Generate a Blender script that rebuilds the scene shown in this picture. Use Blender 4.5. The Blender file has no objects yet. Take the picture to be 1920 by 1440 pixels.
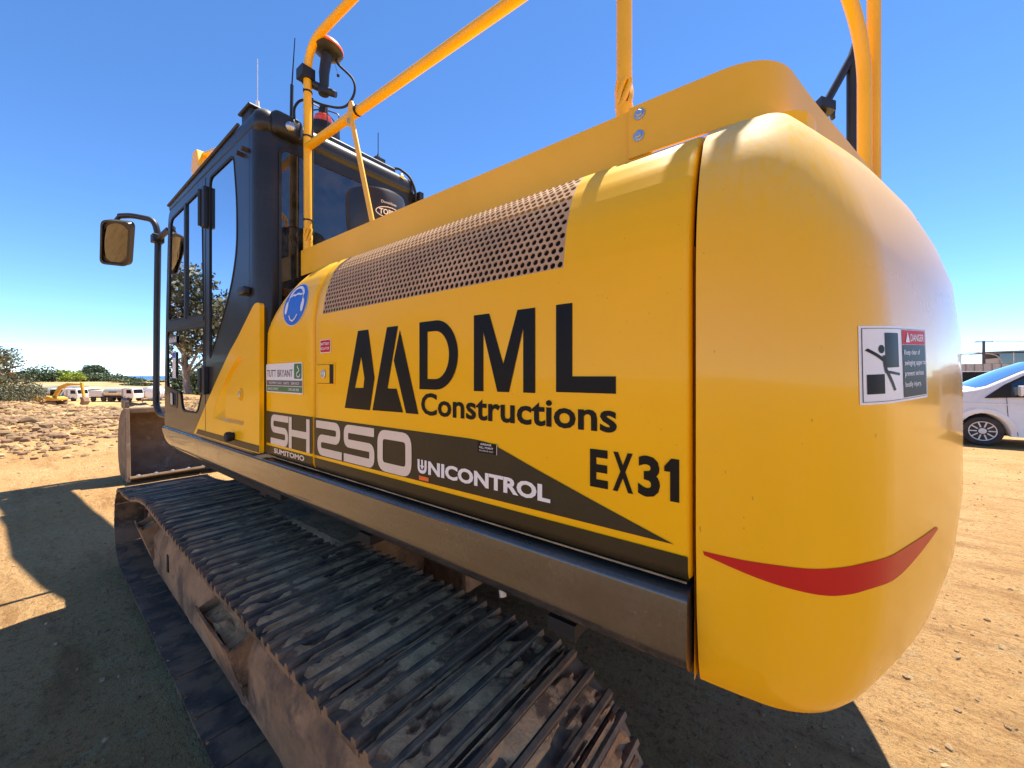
import bpy, bmesh, math, random
import numpy as np
from mathutils import Vector, Matrix, Quaternion
from mathutils.geometry import tessellate_polygon

random.seed(7); np.random.seed(7)
SC = bpy.context.scene
COL = SC.collection
PI = math.pi

# ------------------------------------------------------------------ camera, sky, sun, exposure
CAM = Vector((-2.164, -2.60, 1.65)); YAW = math.radians(52.7)
cd = bpy.data.cameras.new('camera'); cam = bpy.data.objects.new('camera', cd); COL.objects.link(cam)
cam.location = CAM; cam.rotation_euler = (PI/2, 0, -YAW)
cd.sensor_width = 36; cd.lens = 13.52; cd.shift_y = -16/1920
cd.clip_start = 0.05; cd.clip_end = 90000
SC.camera = cam
FW = Vector((math.sin(YAW), math.cos(YAW), 0)); RT = Vector((math.cos(YAW), -math.sin(YAW), 0))
SUN_DIR = Vector((-0.40, 0.03, -1.0)).normalized()
w = bpy.data.worlds.new('World'); SC.world = w; w.use_nodes = True
nt = w.node_tree; nt.nodes.clear()
sky = nt.nodes.new('ShaderNodeTexSky'); sky.sky_type = 'NISHITA'; sky.sun_disc = False
sky.sun_elevation = math.asin(-SUN_DIR.z); sky.sun_rotation = math.atan2(-SUN_DIR.x, -SUN_DIR.y)
sky.altitude = 60; sky.air_density = 0.52; sky.dust_density = 0.0; sky.ozone_density = 3.2
bg = nt.nodes.new('ShaderNodeBackground'); bg.inputs['Strength'].default_value = 0.148
wo = nt.nodes.new('ShaderNodeOutputWorld')
hs = nt.nodes.new('ShaderNodeHueSaturation'); hs.inputs['Saturation'].default_value = 1.15
nt.links.new(sky.outputs[0], hs.inputs['Color']); nt.links.new(hs.outputs[0], bg.inputs[0]); nt.links.new(bg.outputs[0], wo.inputs[0])
sl = bpy.data.lights.new('sun', 'SUN'); sl.energy = 5.0; sl.angle = math.radians(0.53); sl.color = (1, 0.93, 0.82)
so = bpy.data.objects.new('sun', sl); COL.objects.link(so)
so.rotation_euler = SUN_DIR.to_track_quat('-Z', 'Y').to_euler(); so.location = (5, -1, 12)
SC.view_settings.view_transform = 'Standard'; SC.view_settings.look = 'None'
SC.view_settings.exposure = 1.22; SC.view_settings.gamma = 1
SC.view_settings.use_curve_mapping = False
SC.cycles.caustics_reflective = False; SC.cycles.caustics_refractive = False

# ------------------------------------------------------------------ materials
def M(name, col, rough=0.5, metal=0.0, coat=0.0, var=0.12, vs=4.0, bump=0.0, bs=60.0, dust=0.0,
      dcol=(0.55, 0.40, 0.24), col2=None, c2s=3.0, c2lo=0.45, c2hi=0.6, spec=0.5, dustall=0.0, ds=3.0, stretch=None, rvar=0.0, chips=0.0, island=0.0):
    m = bpy.data.materials.new(name); m.use_nodes = True
    n = m.node_tree.nodes; l = m.node_tree.links
    b = n['Principled BSDF']
    b.inputs['Roughness'].default_value = rough; b.inputs['Metallic'].default_value = metal
    b.inputs['Coat Weight'].default_value = coat; b.inputs['Coat Roughness'].default_value = 0.06
    b.inputs['Specular IOR Level'].default_value = spec
    geo = n.new('ShaderNodeNewGeometry')
    pos = geo.outputs['Position']
    if stretch:
        mp = n.new('ShaderNodeMapping'); mp.inputs['Scale'].default_value = stretch
        l.new(pos, mp.inputs['Vector']); pos = mp.outputs[0]
    def noise(scale, detail=4, rough_=0.6):
        t = n.new('ShaderNodeTexNoise'); t.inputs['Scale'].default_value = scale
        t.inputs['Detail'].default_value = detail; t.inputs['Roughness'].default_value = rough_
        l.new(pos, t.inputs['Vector']); return t.outputs['Fac']
    def ramp(fac, lo, hi):
        r = n.new('ShaderNodeMapRange'); r.interpolation_type = 'SMOOTHSTEP'
        r.inputs['From Min'].default_value = lo; r.inputs['From Max'].default_value = hi
        l.new(fac, r.inputs['Value']); return r.outputs[0]
    def mix(fac, a, bb):
        x = n.new('ShaderNodeMix'); x.data_type = 'RGBA'
        if isinstance(fac, float): x.inputs['Factor'].default_value = fac
        else: l.new(fac, x.inputs['Factor'])
        for v, s in ((a, 'A'), (bb, 'B')):
            i = [q for q in x.inputs if q.name == s and q.type == 'RGBA'][0]
            if isinstance(v, tuple): i.default_value = (*v, 1)
            else: l.new(v, i)
        return [q for q in x.outputs if q.type == 'RGBA'][0]
    def mul(a, k):
        x = n.new('ShaderNodeMath'); x.operation = 'MULTIPLY'; l.new(a, x.inputs[0])
        if isinstance(k, float): x.inputs[1].default_value = k
        else: l.new(k, x.inputs[1])
        return x.outputs[0]
    c = tuple(col)
    if var > 0:
        c = mix(ramp(noise(vs), 0.3, 0.7), tuple(v*(1-var) for v in col), tuple(min(1, v*(1+var)) for v in col))
    if col2:
        c = mix(ramp(noise(c2s, 6, 0.65), c2lo, c2hi), c, tuple(col2))
    if island > 0 and not isinstance(c, tuple):
        c = mix(mul(geo.outputs['Random Per Island'], island), c, tuple(v*0.42 for v in col))
    if chips > 0:
        cn = noise(170.0, 1, 0.3); c = mix(mul(ramp(cn, 0.805, 0.825), chips), c, (0.10, 0.06, 0.03))
    if dust > 0 or dustall > 0:
        sx = n.new('ShaderNodeSeparateXYZ'); l.new(geo.outputs['Normal'], sx.inputs[0])
        f = mul(ramp(sx.outputs['Z'], 0.0, 0.9), dust) if dust > 0 else None
        g = mul(ramp(noise(ds, 8, 0.7), 0.30, 0.75), dustall) if dustall > 0 else None
        if f is not None and g is not None:
            a = n.new('ShaderNodeMath'); a.operation = 'ADD'; a.use_clamp = True; l.new(f, a.inputs[0]); l.new(g, a.inputs[1]); f = a.outputs[0]
        elif f is None: f = g
        fine = mul(f, ramp(noise(90.0, 3), 0.15, 0.6))
        c = mix(fine, c, tuple(dcol))
        rr = n.new('ShaderNodeMapRange'); l.new(f, rr.inputs['Value'])
        rr.inputs['To Min'].default_value = rough; rr.inputs['To Max'].default_value = 0.85
        l.new(rr.outputs[0], b.inputs['Roughness'])
        if coat > 0:
            rr2 = n.new('ShaderNodeMapRange'); l.new(f, rr2.inputs['Value'])
            rr2.inputs['To Min'].default_value = coat; rr2.inputs['To Max'].default_value = 0.0
            l.new(rr2.outputs[0], b.inputs['Coat Weight'])
    elif rvar > 0:
        rr = n.new('ShaderNodeMapRange'); l.new(noise(7.0, 6), rr.inputs['Value'])
        rr.inputs['From Min'].default_value = 0.3; rr.inputs['From Max'].default_value = 0.7
        rr.inputs['To Min'].default_value = max(0.03, rough-rvar); rr.inputs['To Max'].default_value = rough+rvar
        l.new(rr.outputs[0], b.inputs['Roughness'])
    if isinstance(c, tuple): b.inputs['Base Color'].default_value = (*c, 1)
    else: l.new(c, b.inputs['Base Color'])
    if bump > 0:
        bp = n.new('ShaderNodeBump'); bp.inputs['Strength'].default_value = 1.0; bp.inputs['Distance'].default_value = bump
        l.new(noise(bs, 8, 0.65), bp.inputs['Height']); l.new(bp.outputs[0], b.inputs['Normal'])
    return m

YEL = (0.93, 0.475, 0.0005)
MAT = dict(
 yellow=M('yellow_paint', YEL, 0.33, 0, 0.14, spec=0.18, var=0.035, vs=1.3, dust=0.30, dustall=0.02, chips=0.4, bump=0.0006, bs=3.5, dcol=(0.66, 0.47, 0.20), ds=5),
 yellow_cw=M('yellow_counterweight_paint', YEL, 0.24, 0, 0.42, spec=0.2, var=0.035, vs=1.3, dust=0.9, dustall=0.07, chips=0.4, bump=0.0014, bs=3.0, dcol=(0.68, 0.52, 0.27), ds=2.2, stretch=(1, 1, 0.35)),
 yellow_rail=M('yellow_rail_paint', (0.88, 0.455, 0.002), 0.38, 0, 0.08, var=0.05),
 guard=M('yellow_guard_paint', (0.88, 0.455, 0.002), 0.45, 0, 0.0, var=0.05, vs=3, dustall=0.12, bump=0.00025, bs=220),
 yellow_far=M('faded_yellow_paint', (0.60, 0.33, 0.03), 0.6, var=0.15, vs=2),
 grille=M('dusty_grille_paint', (0.48, 0.30, 0.155), 0.55, var=0.12, vs=6),
 skirt=M('satin_black_paint', (0.028, 0.026, 0.023), 0.2, 0, 0.7, var=0.2, vs=3, dustall=0.16, dcol=(0.32, 0.235, 0.14), dust=0.08, ds=4, chips=0.5),
 cab=M('dark_grey_cab_paint', (0.018, 0.0175, 0.017), 0.32, 0, 0.18, spec=0.25, var=0.1, dust=0.4, dcol=(0.40, 0.38, 0.35), dustall=0.04),
 black=M('black_plastic', (0.014, 0.014, 0.015), 0.45, var=0.2, dust=0.15, dcol=(0.3, 0.26, 0.2)),
 rubber=M('black_rubber', (0.012, 0.012, 0.012), 0.7, var=0.2),
 dark=M('dark_interior', (0.012, 0.011, 0.010), 0.8, var=0.3),
 brownbar=M('rusty_dark_bar', (0.06, 0.035, 0.02), 0.6, var=0.4, vs=30),
 steel=M('zinc_steel', (0.55, 0.56, 0.58), 0.35, 0.9, var=0.1),
 shoe=M('worn_track_steel', (0.075, 0.054, 0.037), 0.55, 0.0, var=0.4, vs=9, col2=(0.22, 0.130, 0.070), c2s=7, c2lo=0.40, c2hi=0.58, bump=0.0015, bs=60),
 mud=M('dry_mud', (0.56, 0.29, 0.125), 0.9, var=0.35, vs=9, col2=(0.22, 0.11, 0.05), c2s=7, c2lo=0.52, c2hi=0.60, bump=0.012, bs=45),
 frame=M('muddy_track_frame', (0.38, 0.21, 0.10), 0.8, var=0.3, vs=5, col2=(0.16, 0.095, 0.055), c2s=3.0, c2lo=0.48, c2hi=0.62, bump=0.02, bs=18),
 bucket=M('worn_bucket_steel', (0.20, 0.13, 0.075), 0.65, 0.1, var=0.25, vs=4, col2=(0.30, 0.24, 0.18), c2s=7, c2lo=0.55, c2hi=0.7, bump=0.004, bs=30),
 soil=M('loose_soil', (0.40, 0.27, 0.14), 0.95, var=0.3, vs=12, bump=0.02, bs=20),
 olive=M('dark_olive_decal', (0.026, 0.020, 0.008), 0.4, 0, 0.0, spec=0.25, var=0.06, dustall=0.12, dcol=(0.16, 0.11, 0.06)),
 vinyl=M('black_vinyl', (0.007, 0.0065, 0.006), 0.4, 0, 0.0, spec=0.15, var=0.1),
 cream=M('cream_vinyl', (0.72, 0.60, 0.47), 0.45, var=0.05),
 white=M('white_vinyl', (0.80, 0.76, 0.72), 0.4, var=0.03),
 red=M('red_vinyl', (0.58, 0.010, 0.02), 0.5, 0, 0.0, spec=0.15, var=0.04),
 redref=M('red_reflective_tape', (0.52, 0.008, 0.010), 0.4, 0.0, 0.12, spec=0.25, var=0.05),
 orange=M('orange_vinyl', (0.80, 0.13, 0.01), 0.4, var=0.03),
 blue=M('blue_vinyl', (0.015, 0.12, 0.55), 0.35, var=0.03),
 green=M('green_vinyl', (0.03, 0.16, 0.05), 0.4, var=0.03),
 grey=M('grey_vinyl', (0.10, 0.10, 0.095), 0.4, var=0.05),
 beacon=M('orange_beacon_plastic', (0.75, 0.08, 0.02), 0.25, 0, 0.5, var=0.05),
 vanwhite=M('white_car_paint', (0.74, 0.73, 0.71), 0.25, 0, 0.6, var=0.02, dustall=0.12, dcol=(0.55, 0.45, 0.33)),
 tyre=M('tyre_rubber', (0.022, 0.021, 0.020), 0.8, var=0.2, dustall=0.3, dcol=(0.22, 0.16, 0.10)),
 alloy=M('alloy_wheel', (0.62, 0.62, 0.62), 0.35, 0.15, var=0.05),
 truckwhite=M('white_truck_paint', (0.70, 0.69, 0.66), 0.4, var=0.08, dustall=0.3, dcol=(0.45, 0.36, 0.25)),
 tank=M('brushed_tank_steel', (0.62, 0.58, 0.50), 0.35, 0.4, var=0.1, dustall=0.4, dcol=(0.45, 0.36, 0.24)),
 whitetank=M('white_poly_tank', (0.76, 0.75, 0.72), 0.5, var=0.06),
 roofred=M('red_tile_roof', (0.33, 0.075, 0.05), 0.7, var=0.15),
 roofgrey=M('grey_metal_roof', (0.14, 0.15, 0.16), 0.5, var=0.1),
 wallpale=M('pale_render', (0.55, 0.52, 0.47), 0.8, var=0.08),
 shade=M('black_shade_cloth', (0.010, 0.011, 0.013), 0.9, var=0.2),
 concrete=M('grey_wall_panel', (0.36, 0.35, 0.35), 0.85, var=0.1),
 timber=M('dark_timber_pole', (0.07, 0.055, 0.06), 0.8, var=0.2),
 galv=M('galvanised_pole', (0.30, 0.31, 0.33), 0.5, 0.5, var=0.1),
 bark=M('pale_gum_bark', (0.28, 0.22, 0.17), 0.85, var=0.3, vs=6),
 leaf_olive=M('olive_gum_leaves', (0.095, 0.095, 0.045), 0.6, var=0.45, vs=2.5),
 leaf_dark=M('dark_green_leaves', (0.045, 0.075, 0.028), 0.6, var=0.5, vs=1.2),
 leaf_mid=M('mid_green_leaves', (0.075, 0.105, 0.035), 0.6, var=0.45, vs=1.0),
 leaf_lime=M('lime_green_leaves', (0.26, 0.32, 0.02), 0.6, var=0.3, vs=1.0),
 leaf_palm=M('palm_fronds', (0.045, 0.07, 0.035), 0.6, var=0.3),
 grass=M('dry_grass', (0.36, 0.26, 0.11), 0.95, var=0.25, vs=1.5),
 rock=M('sandstone_rubble', (0.44, 0.275, 0.125), 0.92, var=0.4, vs=2.2, col2=(0.25, 0.145, 0.085), c2s=0.8, c2lo=0.46, c2hi=0.62, island=0.9, bump=0.02, bs=9),
 pebble=M('gravel_stone', (0.40, 0.26, 0.13), 0.9, var=0.4, vs=20, island=0.9),
)
def glass_mat(name, tint, refl=1.0, rough=0.0, dustc=None, dustf=0.0):
    m = bpy.data.materials.new(name); m.use_nodes = True; n = m.node_tree.nodes; l = m.node_tree.links
    n.clear(); out = n.new('ShaderNodeOutputMaterial')
    t = n.new('ShaderNodeBsdfTransparent'); t.inputs[0].default_value = (*tint, 1)
    g = n.new('ShaderNodeBsdfGlossy'); g.inputs['Roughness'].default_value = rough; g.inputs[0].default_value = (0.95, 0.97, 1, 1)
    fr = n.new('ShaderNodeFresnel'); fr.inputs['IOR'].default_value = 1.6
    mr = n.new('ShaderNodeMath'); mr.operation = 'MULTIPLY_ADD'; mr.inputs[1].default_value = refl; mr.inputs[2].default_value = 0.06; mr.use_clamp = True
    l.new(fr.outputs[0], mr.inputs[0])
    mx = n.new('ShaderNodeMixShader'); l.new(mr.outputs[0], mx.inputs[0]); l.new(t.outputs[0], mx.inputs[1]); l.new(g.outputs[0], mx.inputs[2])
    o = mx.outputs[0]
    if dustc:
        d = n.new('ShaderNodeBsdfDiffuse'); d.inputs[0].default_value = (*dustc, 1)
        tx = n.new('ShaderNodeTexNoise'); tx.inputs['Scale'].default_value = 18; tx.inputs['Detail'].default_value = 8
        geo = n.new('ShaderNodeNewGeometry'); l.new(geo.outputs['Position'], tx.inputs['Vector'])
        r = n.new('ShaderNodeMapRange'); r.inputs['From Min'].default_value = 0.3; r.inputs['From Max'].default_value = 0.8; r.inputs['To Max'].default_value = dustf
        l.new(tx.outputs['Fac'], r.inputs['Value'])
        m2 = n.new('ShaderNodeMixShader'); l.new(r.outputs[0], m2.inputs[0]); l.new(o, m2.inputs[1]); l.new(d.outputs[0], m2.inputs[2]); o = m2.outputs[0]
    l.new(o, out.inputs[0]); return m
MAT['glass'] = glass_mat('tinted_cab_glass', (0.05, 0.065, 0.075), 0.8)
MAT['rearglass'] = glass_mat('dusty_rear_glass', (0.06, 0.08, 0.10), 0.8, 0.02, (0.26, 0.25, 0.23), 0.20)
MAT['carglass'] = glass_mat('van_side_glass', (0.10, 0.11, 0.11), 0.8)
MAT['screen'] = glass_mat('van_windscreen', (0.12, 0.14, 0.16), 2.2)
def mirror_mat():
    m = bpy.data.materials.new('mirror_glass'); m.use_nodes = True; b = m.node_tree.nodes['Principled BSDF']
    b.inputs['Metallic'].default_value = 1; b.inputs['Roughness'].default_value = 0.03; b.inputs['Base Color'].default_value = (0.15, 0.145, 0.135, 1); return m
MAT['mirror'] = mirror_mat()

def ground_mat():
    m = bpy.data.materials.new('sandy_earth'); m.use_nodes = True; n = m.node_tree.nodes; l = m.node_tree.links
    b = n['Principled BSDF']; b.inputs['Roughness'].default_value = 0.95; b.inputs['Specular IOR Level'].default_value = 0.2
    geo = n.new('ShaderNodeNewGeometry'); pos = geo.outputs['Position']
    def tex(scale, detail=6, rough=0.6, st=None, rot=0):
        p = pos
        if st:
            mp = n.new('ShaderNodeMapping'); mp.inputs['Scale'].default_value = st; mp.inputs['Rotation'].default_value = (0, 0, rot); l.new(pos, mp.inputs[0]); p = mp.outputs[0]
        t = n.new('ShaderNodeTexNoise'); t.inputs['Scale'].default_value = scale; t.inputs['Detail'].default_value = detail; t.inputs['Roughness'].default_value = rough
        l.new(p, t.inputs['Vector']); return t.outputs['Fac']
    def rng(f, a, c, lo=0.0, hi=1.0):
        r = n.new('ShaderNodeMapRange'); r.interpolation_type = 'SMOOTHSTEP'
        r.inputs['From Min'].default_value = a; r.inputs['From Max'].default_value = c; r.inputs['To Min'].default_value = lo; r.inputs['To Max'].default_value = hi
        l.new(f, r.inputs['Value']); return r.outputs[0]
    def mix(f, a, c):
        x = n.new('ShaderNodeMix'); x.data_type = 'RGBA'; l.new(f, x.inputs['Factor'])
        for v, s in ((a, 'A'), (c, 'B')):
            i = [q for q in x.inputs if q.name == s and q.type == 'RGBA'][0]
            if isinstance(v, tuple): i.default_value = (*v, 1)
            else: l.new(v, i)
        return [q for q in x.outputs if q.type == 'RGBA'][0]
    c = mix(rng(tex(0.35, 6), 0.35, 0.65), (0.58, 0.322, 0.115), (0.68, 0.415, 0.175))
    c = mix(rng(tex(1.0, 9, 0.72, (3.2, 0.7, 1)), 0.47, 0.70), c, (0.38, 0.20, 0.070))
    c = mix(rng(tex(6.0, 8, 0.75), 0.52, 0.70), c, (0.62, 0.44, 0.22))
    c = mix(rng(tex(34.0, 8, 0.75), 0.50, 0.68), c, (0.30, 0.155, 0.06))
    c = mix(rng(tex(120.0, 4, 0.65), 0.56, 0.70), c, (0.20, 0.115, 0.055))
    # far yard and bank turn to dry grass and scrub beyond the pit
    sx = n.new('ShaderNodeSeparateXYZ'); l.new(pos, sx.inputs[0])
    far = rng(sx.outputs['Y'], 150.0, 172.0)
    c = mix(far, c, mix(rng(tex(0.12, 6), 0.42, 0.6), (0.36, 0.24, 0.11), (0.42, 0.32, 0.16)))
    veg = rng(sx.outputs['Y'], 275.0, 320.0)
    c = mix(veg, c, (0.10, 0.115, 0.05))
    l.new(c, b.inputs['Base Color'])
    h = n.new('ShaderNodeMath'); h.operation = 'MULTIPLY_ADD'; l.new(tex(16.0, 10, 0.75, (2.0, 0.8, 1)), h.inputs[0]); h.inputs[1].default_value = 0.6; l.new(tex(5.0, 8, 0.7), h.inputs[2])
    bp = n.new('ShaderNodeBump'); bp.inputs['Distance'].default_value = 0.11; bp.inputs['Strength'].default_value = 1.0
    l.new(h.outputs[0], bp.inputs['Height']); l.new(bp.outputs[0], b.inputs['Normal'])
    return m
MAT['ground'] = ground_mat()
def sea_mat():
    m = M('sea_water', (0.010, 0.075, 0.20), 0.35, var=0.15, vs=0.004, bump=0.0); return m
MAT['sea'] = sea_mat()

# ------------------------------------------------------------------ mesh helpers
class MB:
    def __init__(s): s.v = []; s.f = []; s.mi = []; s.k = 0
    def add(s, vs, fs):
        o = len(s.v); s.v.extend([tuple(p) for p in vs]); s.f.extend([tuple(i+o for i in f) for f in fs]); s.mi.extend([s.k]*len(fs)); return s
    def box(s, a, b):
        x0, y0, z0 = a; x1, y1, z1 = b
        return s.add([(x0,y0,z0),(x1,y0,z0),(x1,y1,z0),(x0,y1,z0),(x0,y0,z1),(x1,y0,z1),(x1,y1,z1),(x0,y1,z1)],
                     [(0,3,2,1),(4,5,6,7),(0,1,5,4),(1,2,6,5),(2,3,7,6),(3,0,4,7)])
    def obox(s, c, ax, ay, az):   # oriented box: centre and half-axis vectors
        c, ax, ay, az = map(Vector, (c, ax, ay, az)); vs = []
        for k in (-1, 1):
            for (i, j) in ((-1,-1),(1,-1),(1,1),(-1,1)): vs.append(c+ax*i+ay*j+az*k)
        return s.add(vs, [(0,3,2,1),(4,5,6,7),(0,1,5,4),(1,2,6,5),(2,3,7,6),(3,0,4,7)])
    def tube(s, path, r, n=10, cap=True, closed=False):
        P = [Vector(p) for p in path]; N = len(P)
        rs = r if isinstance(r, (list, tuple)) else [r]*N
        T = []
        for i in range(N):
            a = P[(i-1) % N] if (closed or i > 0) else P[i]; b = P[(i+1) % N] if (closed or i < N-1) else P[i]
            T.append((b-a).normalized())
        up = Vector((0,0,1)) if abs(T[0].z) < 0.9 else Vector((1,0,0))
        nn = (up - T[0]*up.dot(T[0])).normalized(); vs = []
        for i in range(N):
            if i: nn = (nn - T[i]*nn.dot(T[i])).normalized()
            bb = T[i].cross(nn)
            for j in range(n):
                a = 2*PI*j/n; vs.append(P[i]+(nn*math.cos(a)+bb*math.sin(a))*rs[i])
        fs = []
        for i in range(N if closed else N-1):
            for j in range(n):
                a = i*n+j; b = i*n+(j+1) % n; i2 = (i+1) % N
                fs.append((a, b, i2*n+(j+1) % n, i2*n+j))
        if cap and not closed: fs += [tuple(reversed(range(n))), tuple(range((N-1)*n, N*n))]
        return s.add(vs, fs)
    def cyl(s, p0, p1, r0, r1=None, n=16): return s.tube([p0, p1], [r0, r0 if r1 is None else r1], n)
    def lathe(s, prof, n, c, ax, ref):   # prof: (radius, height) along axis ax from c
        c, ax, ref = Vector(c), Vector(ax).normalized(), Vector(ref); ref = (ref-ax*ref.dot(ax)).normalized(); q = ax.cross(ref); vs = []; fs = []
        for (r, h) in prof:
            for j in range(n):
                a = 2*PI*j/n; vs.append(c+ax*h+(ref*math.cos(a)+q*math.sin(a))*r)
        for i in range(len(prof)-1):
            for j in range(n): fs.append((i*n+j, i*n+(j+1) % n, (i+1)*n+(j+1) % n, (i+1)*n+j))
        if prof[0][0] > 1e-6: fs.append(tuple(reversed(range(n))))
        if prof[-1][0] > 1e-6: fs.append(tuple(range((len(prof)-1)*n, len(prof)*n)))
        return s.add(vs, fs)
    def prism(s, poly, fn, holes=(), caps=(True, True), walls=True):   # fn(u, v, w), w in 0..1
        loops = [list(poly)]+[list(h) for h in holes]; flat = [p for lp in loops for p in lp]; n = len(flat)
        vs = [fn(p[0], p[1], 0) for p in flat]+[fn(p[0], p[1], 1) for p in flat]; fs = []
        if holes:
            tris = tessellate_polygon([[Vector((p[0], p[1], 0)) for p in lp] for lp in loops])
            fix = []
            for t in tris:
                (ax, ay), (bx_, by_), (cx, cy) = flat[t[0]][:2], flat[t[1]][:2], flat[t[2]][:2]
                fix.append(t if (bx_-ax)*(cy-ay)-(by_-ay)*(cx-ax) > 0 else (t[0], t[2], t[1]))
        else:
            ar = sum(poly[i][0]*poly[(i+1) % n][1]-poly[(i+1) % n][0]*poly[i][1] for i in range(n))
            fix = [tuple(range(n)) if ar > 0 else tuple(reversed(range(n)))]
        if caps[0]: fs += [tuple(t) for t in fix]
        if caps[1]: fs += [tuple(i+n for i in reversed(t)) for t in fix]
        if walls:
            o = 0
            for k, lp in enumerate(loops):
                m = len(lp); ar = sum(lp[i][0]*lp[(i+1) % m][1]-lp[(i+1) % m][0]*lp[i][1] for i in range(m))
                ccw = (ar > 0) == (k == 0)
                for i in range(m):
                    a = o+i; b = o+(i+1) % m
                    fs.append((b, a, a+n, b+n) if ccw else (a, b, b+n, a+n))
                o += m
        return s.add(vs, fs)
    def grid(s, rows):   # rows of equal length
        n = len(rows[0]); vs = [p for r in rows for p in r]
        return s.add(vs, [(i*n+j, i*n+j+1, (i+1)*n+j+1, (i+1)*n+j) for i in range(len(rows)-1) for j in range(n-1)])
    def mesh(s, name, mats, smooth=None, bevel=0.0, seg=2, fixn=False):
        me = bpy.data.meshes.new(name); me.from_pydata(s.v, [], s.f)
        for m in (mats if isinstance(mats, (list, tuple)) else [mats]): me.materials.append(MAT[m] if isinstance(m, str) else m)
        if any(s.mi): me.polygons.foreach_set('material_index', s.mi)
        if bevel > 0 or fixn:
            b = bmesh.new(); b.from_mesh(me); bmesh.ops.remove_doubles(b, verts=b.verts, dist=1e-5)
            if fixn: bmesh.ops.recalc_face_normals(b, faces=b.faces)
            if bevel > 0:
                es = [e for e in b.edges if len(e.link_faces) == 2 and e.calc_face_angle(0) > 0.5]
                bmesh.ops.bevel(b, geom=es, offset=bevel, segments=seg, affect='EDGES', profile=0.5, clamp_overlap=True)
            b.to_mesh(me); b.free()
        if smooth is not None:
            me.polygons.foreach_set('use_smooth', [True]*len(me.polygons)); me.set_sharp_from_angle(angle=math.radians(smooth))
        me.update(); return me
    def build(s, name, mats, parent=None, smooth=None, bevel=0.0, seg=2, fixn=False):
        o = bpy.data.objects.new(name, s.mesh(name, mats, smooth, bevel, seg, fixn)); COL.objects.link(o)
        if parent is not None: o.parent = parent
        return o
def tag(o, label=None, cat=None, group=None, kind=None):
    if label: o['label'] = label
    if cat: o['category'] = cat
    if group: o['group'] = group
    if kind: o['kind'] = kind
    return o
def thing(name, label, cat, loc=(0,0,0), rz=0, group=None):
    o = bpy.data.objects.new(name, None); COL.objects.link(o); o.location = loc; o.rotation_euler = (0, 0, rz); o.empty_display_size = 0.2
    return tag(o, label, cat, group)
def copy_tree(o, parent=None):
    c = o.copy(); COL.objects.link(c); c.parent = parent
    for ch in list(o.children): copy_tree(ch, c)
    return c
def rpoly(pts, r, seg=5, closed=True):
    out = []; n = len(pts)
    for i, p in enumerate(pts):
        rr = r[i] if isinstance(r, (list, tuple)) else r
        if rr <= 0 or (not closed and i in (0, n-1)): out.append(tuple(p)); continue
        p = Vector(p); a = Vector(pts[i-1])-p; b = Vector(pts[(i+1) % n])-p
        la, lb = a.length, b.length; a.normalize(); b.normalize(); d = min(rr, la*0.48, lb*0.48)
        p0 = p+a*d; p1 = p+b*d
        for k in range(seg+1):
            t = k/seg; out.append(tuple(p0*(1-t)**2+p*2*t*(1-t)+p1*t*t))
    return out
def path3(pts, r, seg=6): return rpoly([tuple(p) for p in pts], r, seg, closed=False)
def sm(a, b, x):
    t = min(1, max(0, (x-a)/(b-a))); return t*t*(3-2*t)
def vnoise(x, y, seed=0):   # vectorised value noise
    xi = np.floor(x).astype(np.int64); yi = np.floor(y).astype(np.int64); xf = x-xi; yf = y-yi
    def h(a, b):
        q = (a*374761393+b*668265263+seed*1442695041) & 0xffffffff; q = ((q ^ (q >> 13))*1274126177) & 0xffffffff; return ((q ^ (q >> 16)) & 0xffff)/65535.0
    u = xf*xf*(3-2*xf); v = yf*yf*(3-2*yf)
    return (h(xi, yi)*(1-u)+h(xi+1, yi)*u)*(1-v)+(h(xi, yi+1)*(1-u)+h(xi+1, yi+1)*u)*v
def fbm(x, y, oct=4, seed=0):
    s = 0; a = 0.5
    for i in range(oct): s = s+a*(vnoise(x, y, seed+i)-0.5); x = x*2.03+17; y = y*2.03+5; a *= 0.5
    return s

# 2-D lettering: font outlines as flat meshes
def text2d(txt, bold=0.0, align=True):
    cu = bpy.data.curves.new('lettering', 'FONT'); cu.body = txt; cu.size = 1; cu.offset = bold; cu.resolution_u = 3; cu.fill_mode = 'FRONT'
    ob = bpy.data.objects.new('lettering', cu); COL.objects.link(ob)
    dg = bpy.context.evaluated_depsgraph_get(); me = bpy.data.meshes.new_from_object(ob.evaluated_get(dg))
    vs = [tuple(v.co[:2]) for v in me.vertices]; fs = [tuple(p.vertices) for p in me.polygons]
    bpy.data.objects.remove(ob); bpy.data.curves.remove(cu); bpy.data.meshes.remove(me)
    x0 = min(v[0] for v in vs); x1 = max(v[0] for v in vs); y0 = min(v[1] for v in vs); y1 = max(v[1] for v in vs)
    return [((v[0]-x0)/(x1-x0), (v[1]-y0)/(y1-y0)) for v in vs], fs
def put_text(mb, txt, u0, u1, v0, v1, fn, bold=0.0):   # fit text into box (u0..u1, v0..v1)
    vs, fs = text2d(txt, bold); mb.add([fn(u0+(u1-u0)*a, v0+(v1-v0)*b) for a, b in vs], fs); return mb
def put_poly(mb, poly, fn, holes=()):
    return mb.prism(poly, lambda u, v, w: fn(u, v), holes, caps=(True, False), walls=False)
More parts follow.
